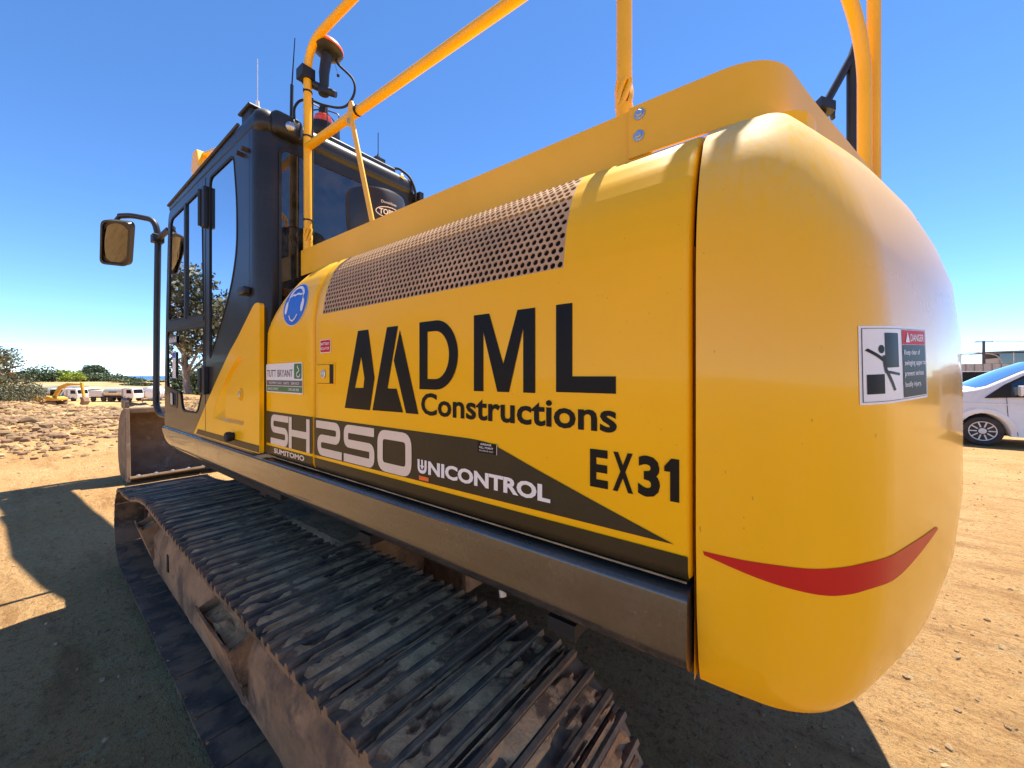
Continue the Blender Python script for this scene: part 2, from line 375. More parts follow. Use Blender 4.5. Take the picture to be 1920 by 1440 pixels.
def stroke(mb, pts, t, fn, r=0.0, closed=False, seg=5):
    P = [Vector((p[0], p[1])) for p in (rpoly([Vector((p[0], p[1], 0)) for p in pts], r, seg, closed) if r > 0 else pts)]
    n = len(P); L = []; Rr = []
    for i in range(n):
        a = P[i]-P[i-1] if (closed or i > 0) else P[1]-P[0]
        b = P[(i+1) % n]-P[i] if (closed or i < n-1) else P[-1]-P[-2]
        a = a.normalized(); b = b.normalized(); na = Vector((-a.y, a.x)); nb = Vector((-b.y, b.x)); m = (na+nb)
        m = m.normalized() if m.length > 1e-6 else na
        k = min(1/max(0.3, m.dot(na)), 2.2)
        L.append(P[i]+m*k*t/2); Rr.append(P[i]-m*k*t/2)
    vs = [fn(p.x, p.y) for p in L]+[fn(p.x, p.y) for p in Rr]
    mb.add(vs, [(i, i+n, (i+1) % n+n, (i+1) % n) for i in range(n if closed else n-1)]); return mb
# ================================================================== SETTING: terrain, sea
def terrain(x, y):
    x = np.asarray(x, float); y = np.asarray(y, float)
    dx = x-CAM.x; yr = y-CAM.y
    ang = np.degrees(np.arctan2(dx, yr))
    s = lambda a, b, t: (lambda q: q*q*(3-2*q))(np.clip((t-a)/(b-a), 0, 1))
    wt = (1-s(28, 55, ang))*s(-60, -35, ang)*1.0
    h = -3.9*s(28, 75, yr)+2.9*s(165, 235, yr)-28*s(330, 1100, yr)
    h = h*wt
    # rubble windrow ahead and to the left
    m = 0.62*np.exp(-((yr-24.5)/4.2)**2)*(1-s(-0.5, 4.0, dx))+0.30*np.exp(-((yr-19)/4.0)**2)*(1-s(1.0, 6.5, dx))
    m = m*1.15+0.34*fbm(x*1.3, y*1.3, 4, 6)*np.clip(m*3, 0, 1)
    m = m*(0.75+1.3*fbm(x*0.33, y*0.33, 4, 3))*s(-40, -25, ang)
    pit = 0.45*s(30, 36, yr)*(1-s(46, 70, yr))*wt*fbm(x*0.22+3, y*0.13, 4, 9)*2.4
    r = np.hypot(dx, yr)
    fine = 0.035*fbm(x*0.9, y*0.9, 4, 1)+0.012*fbm(x*5, y*5, 3, 2)
    fine = fine*s(0.2, 3.0, np.maximum(r-0.0, 0))+0.9*fbm(x*0.05, y*0.05, 3, 5)*s(26, 60, r)*0.5
    # faint crawler prints on the lit ground behind the counterweight
    pr = 0.018*np.sin(x*33)*np.exp(-((y+4.6+0.15*(x-2))/0.32)**2)*s(0.4, 1.2, x)*(1-s(3.2, 4.2, x))
    fine = fine+0.055*fbm(x*2.6, y*0.33, 4, 31)*s(0.6, 2.5, x)*(1-s(25, 40, r))
    flat = 1-0.9*np.exp(-((x/2.2)**4+(y/3.2)**4))
    return h+m+pit+fine*flat+pr-0.012
def th(x, y): return float(terrain(np.array([x]), np.array([y]))[0])

ang = np.concatenate([np.linspace(-64, 64, 620), np.linspace(64, 296, 150)[1:-1]])
rad = 0.25*(1500/0.25)**(np.linspace(0, 1, 420))
A, Rr_ = np.meshgrid(np.radians(ang)+YAW, rad)
gx = CAM.x+Rr_*np.sin(A); gy = CAM.y+Rr_*np.cos(A); gz = terrain(gx, gy)
na, nr = len(ang), len(rad)
vs = np.stack([gx, gy, gz], -1).reshape(-1, 3)
i, j = np.meshgrid(np.arange(nr-1), np.arange(na), indexing='ij'); j2 = (j+1) % na
fs = np.stack([i*na+j, (i+1)*na+j, (i+1)*na+j2, i*na+j2], -1).reshape(-1, 4)
vs = np.vstack([vs, [[CAM.x, CAM.y, th(CAM.x, CAM.y)]]]); c0 = len(vs)-1
fl = fs.tolist()+[[c0, k, (k+1) % na] for k in range(na)]
me = bpy.data.meshes.new('ground'); me.from_pydata(vs.tolist(), [], fl); me.materials.append(MAT['ground'])
me.polygons.foreach_set('use_smooth', [True]*len(me.polygons)); me.update()
ground = bpy.data.objects.new('ground', me); COL.objects.link(ground); tag(ground, kind='structure')
mb = MB(); n = 64
ring = [(math.cos(2*PI*k/n), math.sin(2*PI*k/n)) for k in range(n)]
mb.add([(0, 0, -30)]+[(40000*c, 40000*s_, -30) for c, s_ in ring], [(0, k+1, (k+1) % n+1) for k in range(n)])
tag(mb.build('sea', 'sea'), kind='structure')

# ================================================================== EXCAVATOR
EX = thing('excavator', 'large yellow tracked excavator with black cab parked in the foreground', 'excavator')
XS = -1.38
TH = -math.radians(1.3)
def SL(u, v, e=0.0): return (XS-e, u, v)             # side plane: u is world y, v is world z

# ---- undercarriage (turned 1.3 degrees against the house)
def shoe_mesh(seed):
    rnd = random.Random(seed); mb = MB(); W = 0.6
    g = []
    for c in (-0.068, 0.0, 0.068):
        g += [(c-0.013, 0.0), (c-0.009, 0.0145), (c-0.007, 0.0175), (c+0.006, 0.018), (c+0.009, 0.0145), (c+0.013, 0.0)]
    prof = [(-0.0915, -0.004), (-0.087, 0.002)]+g+[(0.086, 0.001), (0.0925, -0.004), (0.0925, -0.016), (-0.0915, -0.014)]
    mb.prism(prof, lambda u, v, w: (-W/2+W*w, u, v))
    mb.k = 1
    for (a, b, hh) in ((-0.057, -0.012, 0.016), (0.011, 0.057, 0.016), (0.079, 0.092, 0.009), (-0.091, -0.080, 0.009)):
        nx = 40; rows = []
        ph = rnd.uniform(0, 50)
        for k in range(5):
            t = k/4; row = []
            for q in range(nx+1):
                x = -W/2+0.006+(W-0.012)*q/nx
                nz = float(fbm(np.array([x*7+ph]), np.array([t*1.1+ph*0.7]), 4, seed)[0]); nf = float(fbm(np.array([x*40+ph]), np.array([t*6+ph]), 2, seed+9)[0])
                z = hh*0.85+0.008*nf-0.020*sm(-0.05, -0.13, nz)*1.0 if False else hh*0.92+0.005*nf-0.024*(1-sm(-0.18, -0.12, nz))-0.02*sm(0.255, 0.285, abs(x)+0.10*nz)
                row.append((x, a+(b-a)*t, z))
            rows.append(row)
        mb.grid(rows)
    return mb.mesh('track_shoe', ['shoe', 'mud'], smooth=35)
SHOES = [shoe_mesh(s_) for s_ in range(7)]
def track_path():
    P = []
    for k in range(13): a = PI/2+PI*k/12; P.append((-1.92+0.375*math.cos(a), 0.41+0.375*math.sin(a)))
    P += [(-1.2, 0.034), (0, 0.034), (1.2, 0.034)]
    for k in range(11): a = -PI/2+PI*k/10; P.append((1.97+0.32*math.cos(a), 0.354+0.32*math.sin(a)))
    P += [(1.62, 0.692), (1.35, 0.725), (1.08, 0.778), (0.80, 0.802), (0.45, 0.792), (-0.1, 0.778), (-0.6, 0.772), (-1.1, 0.780), (-1.5, 0.786)]
    out = []; n = len(P)
    for i in range(n):
        p0, p1, p2, p3 = [Vector(P[(i+k-1) % n]) for k in range(4)]
        for q in range(12):
            t = q/12; out.append(0.5*((2*p1)+(p2-p0)*t+(2*p0-5*p1+4*p2-p3)*t*t+(3*p1-p0-3*p2+p3)*t**3))
    return out
TP = track_path(); n = len(TP); cum = [0]
for k in range(n): cum.append(cum[-1]+(TP[(k+1) % n]-TP[k]).length)
TL = cum[-1]; NS = round(TL/0.190)
def tp_at(s_):
    s_ %= TL
    for k in range(n):
        if cum[k+1] >= s_: t = (s_-cum[k])/(cum[k+1]-cum[k]); return TP[k].lerp(TP[(k+1) % n], t)
for side, cx in (('l', -1.335), ('r', 1.335)):
    mb = MB()
    for o_ in (-0.085, 0.085):   # two link chains inside the shoes
        rows = []
        for dw in (-0.022, 0.022):
            for off in (0.018, 0.085):
                row = []
                for k in range(0, n+1, 2):
                    p = TP[k % n]; t = (TP[(k+1) % n]-TP[(k-1) % n]).normalized(); nn = Vector((t.y, -t.x))
                    q = p-nn*off; row.append((o_+dw, q.x, q.y))
                rows.append(row)
        mb.grid([rows[0], rows[1], rows[3], rows[2], rows[0]])
    tr = mb.build('crawler_track', 'shoe', EX, smooth=40)
    tr.location = (Matrix.Rotation(TH, 3, 'Z') @ Vector((cx, 0, 0))); tr.rotation_euler = (0, 0, TH)
    for k in range(NS):
        s_ = TL*k/NS; p = tp_at(s_); a = tp_at(s_-0.08); b = tp_at(s_+0.08); t = (b-a).normalized(); nn = Vector((t.y, -t.x))
        o = bpy.data.objects.new('track_shoe', SHOES[(k*3+k//5) % 7]); COL.objects.link(o); o.parent = tr
        mm = Matrix(((1 if k % 2 else -1, 0, 0, 0), (0, t.x, nn.x, p.x), (0, t.y, nn.y, p.y), (0, 0, 0, 1)))
        if k % 2 == 0: mm = Matrix(((-1, 0, 0, 0), (0, -t.x, nn.x, p.x), (0, -t.y, nn.y, p.y), (0, 0, 0, 1)))
        o.matrix_local = mm @ Matrix.Rotation(random.uniform(-.025, .025), 4, 'X')
def UC(x, y, z): v = Matrix.Rotation(TH, 3, 'Z') @ Vector((x, y, z)); return (v.x, v.y, v.z)
for sgn in (-1, 1):
    mb = MB()
    prof = [(1.480, 0.135), (1.500, 0.16), (1.505, 0.40), (1.485, 0.455), (1.40, 0.665), (1.34, 0.69), (1.16, 0.64), (1.13, 0.50), (1.13, 0.135)]
    st = [-1.62, -1.50, -1.1, -0.6, 0, 0.6, 1.1, 1.45, 1.66]; rows = []
    for y in st:
        sc = 0.72 if y in (st[0], st[-1]) else 1.0
        rows.append([UC(sgn*(1.31+(px-1.31)*(1 if sc == 1 else 0.8)), y, 0.40+(pz-0.40)*sc+(-0.04*sm(1.0, 1.66, y) if pz > 0.45 else 0)) for px, pz in prof+[prof[0]]])
    mb.grid(rows)
    mb.add(rows[0][:-1], [tuple(range(9))]); mb.add(rows[-1][:-1], [tuple(reversed(range(9)))])
    mb.build('track_frame', 'frame', EX, smooth=30, fixn=True)
    for (cy, ln) in ((1.52, 0.24), (-0.42, 0.50)):   # folded step brackets with serrated rims
        mb = MB(); nT = 14; outer = []
        for k in range(nT*2+1):
            u = cy+ln*(0.5-k/(nT*2)); outer.append((u, 0.445+(0.014 if k % 2 else 0)+0.035*sm(0.35, 0.5, abs(k/(nT*2)-0.5))))
        poly = [(cy-ln/2+0.05, 0.20), (cy+ln/2-0.05, 0.20)]+outer
        mb.prism(poly, lambda u, v, w_: UC(sgn*(1.578-0.012*w_-0.30*(0.45-v)), u, v))
        for e in (-1, 1): mb.prism([(1.48, 0.19), (1.50, 0.20), (1.576, 0.46), (1.48, 0.50)], lambda u, v, w_: UC(sgn*u, cy+e*(ln/2-0.012*w_), v))
        mb.prism([(cy-ln/2, 1.48), (cy+ln/2, 1.48), (cy+ln/2, 1.525), (cy-ln/2, 1.525)], lambda u, v, w_: UC(sgn*v, u, 0.275+0.012*w_))
        mb.build('step_bracket', 'frame', EX, fixn=True)
        mb = MB(); rows = []
        for a in range(9):
            row = []
            for b in range(6):
                u = cy-ln/2+0.02+(ln-0.04)*a/8; v = 1.48+0.075*b/5
                row.append(UC(sgn*v, u, 0.425+0.035*random.random()*math.sin(PI*a/8)+0.03*(5-b)/5))
            rows.append(row)
        mb.grid(rows); mb.build('packed_mud', 'mud', EX, smooth=60)
    mb = MB(); mb.box((-0.02, -0.09, -0.13), (0.02, 0.09, 0.13)); o = mb.build('slot_cover', 'dark', EX)
    o.location = UC(sgn*1.490, 0.90, 0.34); o.rotation_euler = (0, 0, TH); o.scale = (1, 0.22, 0.45)
    for k in range(7):
        y = -1.45+2.9*k/6; mb = MB()
        mb.cyl(UC(sgn*1.47, y, 0.16), UC(sgn*1.20, y, 0.16), 0.085, n=16); mb.build('bottom_roller', 'frame', EX, smooth=40)
    for y in (-0.62, 0.78):
        mb = MB(); mb.cyl(UC(sgn*1.42, y, 0.685), UC(sgn*1.22, y, 0.685), 0.06, n=14); mb.build('carrier_roller', 'frame', EX, smooth=40)
    mb = MB(); mb.cyl(UC(sgn*1.40, 1.97, 0.354), UC(sgn*1.27, 1.97, 0.354), 0.235, n=28); mb.cyl(UC(sgn*1.45, 1.97, 0.354), UC(sgn*1.22, 1.97, 0.354), 0.09, n=16)
    mb.build('idler_wheel', 'frame', EX, smooth=40)
    poly = []
    for k in range(42):
        a = 2*PI*k/42; r = 0.31 if k % 2 else 0.265; poly.append((-1.92+r*math.cos(a), 0.41+r*math.sin(a)))
    mb = MB(); mb.prism(poly, lambda u, v, w_: UC(sgn*(1.37-0.07*w_), u, v)); mb.cyl(UC(sgn*1.47, -1.92, 0.41), UC(sgn*1.13, -1.92, 0.41), 0.20, n=24)
    mb.build('drive_sprocket', 'frame', EX, smooth=40)
mb = MB(); mb.box((-1.16, -0.75, 0.45), (1.16, 0.75, 0.80)); mb.box((-0.62, -1.1, 0.42), (0.62, 1.1, 0.86)); mb.build('car_body', 'frame', EX, bevel=0.03)
mb = MB(); mb.lathe([(0.70, 0.84), (0.74, 0.86), (0.74, 1.00), (0.70, 1.06)], 48, (0, 0, 0), (0, 0, 1), (1, 0, 0)); mb.build('slew_ring', 'dark', EX, smooth=40)

# ---- house core and belly
mb = MB(); mb.box((-1.29, -2.46, 1.06), (1.30, -0.50, 2.09)); mb.box((-0.36, -0.50, 1.02), (1.30, 0.55, 1.75)); mb.box((-1.33, -0.50, 1.02), (-0.36, 1.50, 1.215)); mb.box((0.45, 0.55, 1.02), (1.30, 1.50, 1.75))
mb.build('house_core', 'dark', EX)
mb = MB()
for y in (-2.1, -1.2, -0.2, 0.8): mb.box((-1.30, y-0.04, 0.98), (1.30, y+0.04, 1.018))
mb.build('belly_frame', 'dark', EX)
mb = MB(); mb.tube([(-1.18, -1.80, 1.04), (-1.19, -1.81, 1.00), (-1.20, -1.83, 0.94)], 0.011, 8); mb.build('drain_hose', 'cream', EX, smooth=40)

# ---- counterweight
R0 = 3.0; rc = 0.2; ccx = -1.18; ccy = -math.sqrt((R0-rc)**2-1.18**2)
CL1 = abs(ccy+2.437); CA1 = math.atan2(ccy, ccx) % (2*PI); CL2 = rc*(CA1-PI)
CWTOT = 2*(CL1+CL2+R0*(1.5*PI-CA1))
def cw_plan(s_):
    if s_ > CWTOT/2: (p, q) = cw_plan(CWTOT-s_); return (-p[0], p[1]), (-q[0], q[1])
    if s_ < CL1: return (-1.38, -2.437-s_), (-1.0, 0.0)
    if s_ < CL1+CL2:
        a = PI+(s_-CL1)/rc; return (ccx+rc*math.cos(a), ccy+rc*math.sin(a)), (math.cos(a), math.sin(a))
    a = CA1+(s_-CL1-CL2)/R0; return (R0*math.cos(a), R0*math.sin(a)), (math.cos(a), math.sin(a))
REAR = list(zip(*[(1.055,.065),(1.075,.050),(1.10,.038),(1.2,.014),(1.35,0),(1.6,0),(1.75,.004),(1.88,.017),(1.97,.042),(2.05,.074),(2.12,.114),(2.17,.152),(2.20,.190),(2.215,.23),(2.222,.27)]))
SIDE = list(zip(*[(1.055,.040),(1.075,.030),(1.10,.022),(1.2,.008),(1.35,0),(1.6,0),(1.86,0),(1.95,.008),(2.04,.03),(2.12,.07),(2.175,.13),(2.2,.2),(2.21,.24),(2.222,.30)]))
def cw(s_, z, e=0.0):
    (x, y), (nx, ny) = cw_plan(s_); wv = sm(0, 1, min(s_, CWTOT-s_)/(CL1+CL2))
    d = float(np.interp(z, *SIDE))*(1-wv)+float(np.interp(z, *REAR))*wv-e
    return (x-nx*d, y-ny*d, z)
mb = MB(); ss = sorted(set([CWTOT*k/120 for k in range(121)]+[CL1+CL2*k/14 for k in range(15)]+[CWTOT-CL1-CL2*k/14 for k in range(15)]))
zz = [1.055, 1.062, 1.075, 1.10, 1.15, 1.2, 1.28, 1.35, 1.48, 1.6, 1.68, 1.75, 1.82, 1.88, 1.93, 1.97, 2.01, 2.05, 2.085, 2.12, 2.15, 2.17, 2.188, 2.20, 2.21, 2.216, 2.222]
rows = [[cw(s_, z) for s_ in ss] for z in zz]
rows = [[(x*0.9, max(y+0.2, -2.7), 1.05) for x, y, z in rows[0]]]+rows+[[(x*0.86, max(y*0.9, -2.6), 2.232) for x, y, z in rows[-1]]]
mb.grid([list(reversed(r)) for r in rows])
mb.grid([[r[0], (r[0][0]+0.03, r[0][1]+0.005, r[0][2])] for r in rows]); mb.grid([[r[0], (r[0][0], r[0][1]+0.06, r[0][2])] for r in rows][:0] or [[(-1.36, -2.43, 1.06), (-1.30, -2.43, 1.06)], [(-1.36, -2.43, 1.9), (-1.30, -2.43, 1.9)]])
CW = mb.build('counterweight', 'yellow_cw', EX, smooth=50)
mb = MB(); put_poly(mb, [(-1.0, -2.2), (1.0, -2.2), (1.0, -2.44), (0, -2.6), (-1.0, -2.44)], lambda u, v: (u, v, 2.229)); mb.build('counterweight_lid', 'yellow_cw', EX)
swT = [(0.012,1.323),(0.073,1.325),(0.122,1.330),(0.176,1.334),(0.220,1.341),(0.274,1.350),(0.379,1.355),(0.538,1.357)]
swB = [(0.014,1.316),(0.081,1.302),(0.137,1.295),(0.193,1.291),(0.232,1.295),(0.281,1.304),(0.379,1.311),(0.552,1.350)]
def samp(L, n=40):
    us = np.linspace(0, 1, n); k = np.linspace(0, 1, len(L)); return list(zip(np.interp(us, k, [p[0] for p in L]), np.interp(us, k, [p[1] for p in L])))
def smooth_samp(L, n=48):
    out = []
    for q in range(n+1):
        t = q/n*(len(L)-1); i_ = min(int(t), len(L)-2); t -= i_
        p = [Vector(L[max(0, min(len(L)-1, i_+k-1))]) for k in range(4)]
        v = 0.5*((2*p[1])+(p[2]-p[0])*t+(2*p[0]-5*p[1]+4*p[2]-p[3])*t*t+(3*p[1]-p[0]-3*p[2]+p[3])*t**3); out.append((v.x, v.y))
    return out
a = smooth_samp(swT); b = smooth_samp(swB)
mb = MB(); mb.grid([[cw(p[0], p[1], 0.0009) for p in a], [cw((p[0]+q[0])/2, (p[1]+q[1])/2, 0.0009) for p, q in zip(a, b)], [cw(p[0], p[1], 0.0009) for p in b]])
mb.build('reflective_swoosh', 'redref', CW, smooth=60)
# danger plate wrapped on the corner: u 0..1 left to right, v 0..1 bottom to top
def DG(u, v, e=0.002):
    s_ = 0.2445+u*(0.482-0.2445); z0 = 1.602+0.008*u; z1 = 1.730+0.008*u; return cw(s_, z0+(z1-z0)*v, e)
def dpatch(mb, u0, u1, v0, v1, e):
    nu = max(2, int((u1-u0)*24)); mb.grid([[DG(u0+(u1-u0)*a_/nu, v, e) for a_ in range(nu+1)] for v in np.linspace(v0, v1, 6)])
mb = MB(); dpatch(mb, 0, 1, 0, 1, 0.0009); DPL = mb.build('danger_decal', 'white', CW, smooth=60)
mb = MB(); dpatch(mb, 0.49, 0.965, 0.76, 0.955, 0.0015); mb.build('decal_heading', 'red', CW, smooth=60)
mb = MB(); dpatch(mb, 0.49, 0.965, 0.05, 0.755, 0.0015); dpatch(mb, 0.23, 0.42, 0.46, 0.91, 0.0015); dpatch(mb, 0.055, 0.215, 0.13, 0.38, 0.0015)
e2 = lambda u, v: DG(u, v, 0.0015)
for pl in ([(0.055, 0.70), (0.15, 0.62), (0.235, 0.53)], [(0.215, 0.62), (0.235, 0.42), (0.28, 0.40), (0.43, 0.365)], [(0.24, 0.42), (0.30, 0.28), (0.345, 0.16)]): stroke(mb, smooth_samp(pl, 10), 0.035, e2)
put_poly(mb, [(0.19+0.03*math.cos(2*PI*k/14), 0.70+0.055*math.sin(2*PI*k/14)) for k in range(14)], e2)
for (u0, u1, v0, v1) in ((0.02, 0.98, 0.03, 0.036), (0.02, 0.98, 0.964, 0.97), (0.02, 0.026, 0.03, 0.97), (0.974, 0.98, 0.03, 0.97)): dpatch(mb, u0, u1, v0, v1, 0.0015)
mb.build('decal_pictogram', 'vinyl', CW, smooth=60)
mb = MB(); e3 = lambda u, v: DG(u, v, 0.0021)
put_text(mb, 'DANGER', 0.645, 0.93, 0.805, 0.905, e3, 0.012)
put_poly(mb, [(0.55, 0.79), (0.63, 0.79), (0.59, 0.93)], e3)
for k, tx in enumerate(('Keep clear of', 'swinging upper to', 'prevent serious', 'bodily injury.')):
    put_text(mb, tx, 0.515, (0.83, 0.955, 0.90, 0.84)[k], 0.60-k*0.145, 0.69-k*0.145, e3, 0.008)
mb.build('decal_text', 'white', CW, smooth=60)

# ---- side doors: common cross-section
HP = [(-1.368, 1.255), (-1.378, 1.272), (-1.38, 1.30), (-1.38, 1.60), (-1.38, 1.86), (-1.377, 1.91), (-1.371, 1.955), (-1.362, 2.00), (-1.348, 2.045), (-1.329, 2.088), (-1.304, 2.125), (-1.27, 2.158), (-1.23, 2.181), (-1.18, 2.195), (-1.12, 2.203), (-0.95, 2.208)]
hc = [0]
for k in range(len(HP)-1): hc.append(hc[-1]+math.dist(HP[k], HP[k+1]))
def hp_t(t):
    t = max(0, min(hc[-1], t)); x = float(np.interp(t, hc, [p[0] for p in HP])); z = float(np.interp(t, hc, [p[1] for p in HP])); return x, z
def hp_n(t):
    a = Vector(hp_t(t-0.02)); b = Vector(hp_t(t+0.02)); d = (b-a).normalized(); return Vector((-d.y, d.x))
def t_of_z(z): return float(np.interp(z, [p[1] for p in HP], hc))
def HS(y, t, e=0.0): x, z = hp_t(t); nv = hp_n(t); return (x+nv.x*e, y, z+nv.y*e)
def hood(name, y0, y1, holes=None, yfront=None, mat='yellow'):
    # y0 rear edge, y1 front edge (front may depend on height); rounded rims at both ends
    mb = MB(); ts = sorted(set(hc+[hc[4]+(hc[-1]-hc[4])*k/24 for k in range(25)]+([holes[2], holes[3]] if holes else [])))
    def col(t):
        ya, yb = y0, (yfront(hp_t(t)[1]) if yfront else y1)
        ys = [(ya, -0.030), (ya, -0.012), (ya+0.004, -0.004), (ya+0.012, 0.0)]
        ins = [ya+0.012+(yb-ya-0.024)*k/10 for k in range(1, 10)]
        if holes: ins = [holes[0], holes[1]]
        ys += [(v, 0.0) for v in ins]+[(yb-0.012, 0.0), (yb-0.004, -0.004), (yb, -0.012), (yb, -0.030)]
        return [HS(y, t, e) for y, e in ys]
    rows = [col(t) for t in ts]
    if not holes: mb.grid(rows)
    else:
        nn = len(rows[0])
        for i_ in range(len(ts)-1):
            inside = ts[i_] >= holes[2]-1e-6 and ts[i_+1] <= holes[3]+1e-6
            for j_ in range(nn-1):
                if inside and j_ == 4: continue
                mb.add([rows[i_][j_], rows[i_][j_+1], rows[i_+1][j_+1], rows[i_+1][j_]], [(0, 1, 2, 3)])
    o = mb.build(name, mat, EX, smooth=50, fixn=True); return o
GT0, GT1 = t_of_z(1.902), t_of_z(2.178)
DOOR = hood('engine_door', -2.427, -0.957, holes=(-2.152, -1.022, GT0, GT1))
BAT = hood('battery_door', -0.943, -0.452, yfront=lambda z: -0.452-(0.40*sm(1.80, 2.30, z)))
# perforated intake grille
mb = MB(); pit = 0.0200; rowh = pit*0.866; nrow = int((GT1-GT0)/rowh); ncol = int(1.13/pit); rowh = (GT1-GT0)/nrow; wid = 1.13/ncol
for r_ in range(nrow):
    tc = GT0+(r_+0.5)*rowh; sh = 0.5 if r_ % 2 else 0
    for c_ in range(ncol+ (1 if sh else 0)):
        ya = -2.152+(c_-sh)*wid; yb = ya+wid; ya = max(ya, -2.152); yb = min(yb, -1.022)
        if yb-ya < wid*0.9: mb.add([HS(ya, tc-rowh/2), HS(yb, tc-rowh/2), HS(yb, tc+rowh/2), HS(ya, tc+rowh/2)], [(0, 1, 2, 3)]); continue
        yc = (ya+yb)/2; hw, hh = (yb-ya)/2, rowh/2; rad_ = 0.0073; A_ = []; a0_ = math.atan2(hh, hw)
        A_ = [0, a0_*0.5, a0_, (a0_+PI/2)/2, PI/2]; A_ = A_+[PI-a_ for a_ in A_[-2::-1]]; A_ = A_+[a_+PI for a_ in A_[1:-1]]
        outer = []; inner = []; deep = []
        for a_ in A_:
            c, s_ = math.cos(a_), math.sin(a_); k = min(hw/abs(c) if abs(c) > 1e-9 else 9, hh/abs(s_) if abs(s_) > 1e-9 else 9)
            outer.append(HS(yc+c*k, tc+s_*k)); inner.append(HS(yc+c*rad_, tc+s_*rad_)); deep.append(HS(yc+c*rad_, tc+s_*rad_, -0.003))
        m_ = len(A_); mb.add(outer+inner+deep, [(i_, (i_+1) % m_, (i_+1) % m_+m_, i_+m_) for i_ in range(m_)]+[(i_+m_, (i_+1) % m_+m_, (i_+1) % m_+2*m_, i_+2*m_) for i_ in range(m_)])
mb.build('perforated_grille', 'grille', DOOR, smooth=50)
mb = MB(); mb.grid([[HS(y, t, -0.05) for y in (-2.20, -0.98)] for t in np.linspace(GT0-0.03, GT1+0.03, 8)]); mb.build('grille_backing', 'dark', DOOR)

# ---- stripe decals and lettering
def dec(name, mat, fill, parent=DOOR, e=0.0015):
    mb = MB(); fill(mb, lambda u, v: (XS-e, u, v)); return mb.build(name, mat, parent)
top = smooth_samp([(-1.80,1.474),(-1.88,1.473),(-1.935,1.4665),(-1.985,1.452),(-2.06,1.427),(-2.145,1.400),(-2.27,1.361),(-2.398,1.3225)], 30)
dec('stripe_decal', 'olive', lambda m, g: put_poly(m, [(-0.9585,1.474)]+top+[(-0.9585,1.317)], g))
for nm_, ya_, yb_ in ((DOOR, -0.9605, -2.4235), (BAT, -0.456, -0.9395)):
    mb = MB(); mb.grid([[HS(y_, t_, 0.0018) for y_ in (ya_, yb_)] for t_ in [t_of_z(1.305), t_of_z(1.285), hc[1]+0.006, hc[1], hc[1]*0.5, 0.0]]); mb.build('stripe_decal', 'olive', nm_, smooth=60)
dec('stripe_decal', 'olive', lambda m, g: put_poly(m, [(-0.459,1.474),(-0.9415,1.474),(-0.9415,1.317),(-0.459,1.317)], g), BAT)
L = lambda pts: [(p[0], p[1]) for p in pts]
def logo(m, g):
    put_poly(m, [(-1.291,1.814),(-1.357,1.814),(-1.396,1.641),(-1.367,1.526),(-1.199,1.526)], g, [[(-1.312,1.718),(-1.333,1.64),(-1.326,1.605),(-1.27,1.604)]])
    put_poly(m, [(-1.469,1.814),(-1.53,1.814),(-1.472,1.606),(-1.522,1.606),(-1.556,1.529),(-1.383,1.527)], g)
    put_poly(m, [(-1.54,1.80),(-1.507,1.70),(-1.572,1.528),(-1.634,1.528)], g)
dec('logo_mark', 'vinyl', logo)
def dml(m, g):
    D = [(-1.639,1.607),(-1.639,1.816)]+[(-1.715-0.094*math.sin(a), 1.7115+0.1045*math.cos(a)) for a in np.linspace(0, PI, 22)]
    Dh = [(-1.677,1.639),(-1.677,1.784)]+[(-1.712-0.060*math.sin(a), 1.7115+0.0725*math.cos(a)) for a in np.linspace(0, PI, 22)]
    put_poly(m, D, g, [Dh])
    put_poly(m, [(-1.871,1.607),(-1.871,1.816),(-1.927,1.816),(-1.975,1.680),(-2.021,1.816),(-2.075,1.816),(-2.075,1.607),(-2.039,1.607),(-2.039,1.768),(-1.994,1.607),(-1.955,1.607),(-1.906,1.768),(-1.906,1.607)], g)
    put_poly(m, [(-2.134,1.611),(-2.134,1.816),(-2.177,1.816),(-2.177,1.648),(-2.281,1.648),(-2.281,1.611)], g)
dec('lettering', 'vinyl', dml)
dec('lettering', 'vinyl', lambda m, g: put_text(m, 'Constructions', -1.647, -2.283, 1.527, 1.596, g, 0.022))
dec('lettering', 'vinyl', lambda m, g: [put_text(m, c, a, b, 1.405, 1.488, g, 0.035) for c, a, b in (('E', -2.221, -2.263), ('X', -2.274, -2.318), ('3', -2.328, -2.372))]+[put_poly(m, [(-2.391,1.405),(-2.391,1.462),(-2.380,1.462),(-2.380,1.472),(-2.393,1.488),(-2.408,1.488),(-2.408,1.405)], g)])
def sh250(m, g):
    t = 0.030; z0, z1 = 1.318, 1.462; zm = (z0+z1)/2
    def S(a, b, rr=0.028): stroke(m, [(b, z1-t/2), (a-t*.6, z1-t/2), (a-t*.6, zm), (b+t*.6, zm), (b+t*.6, z0+t/2), (a, z0+t/2)], t, g, rr)
    S(-0.520, -0.715)
    for y in (-0.735, -0.905): stroke(m, [(y, z1), (y, z0)], t, g)
    stroke(m, [(-0.75, zm), (-0.89, zm)], t, g)
dec('lettering', 'cream', sh250, BAT, 0.0028)
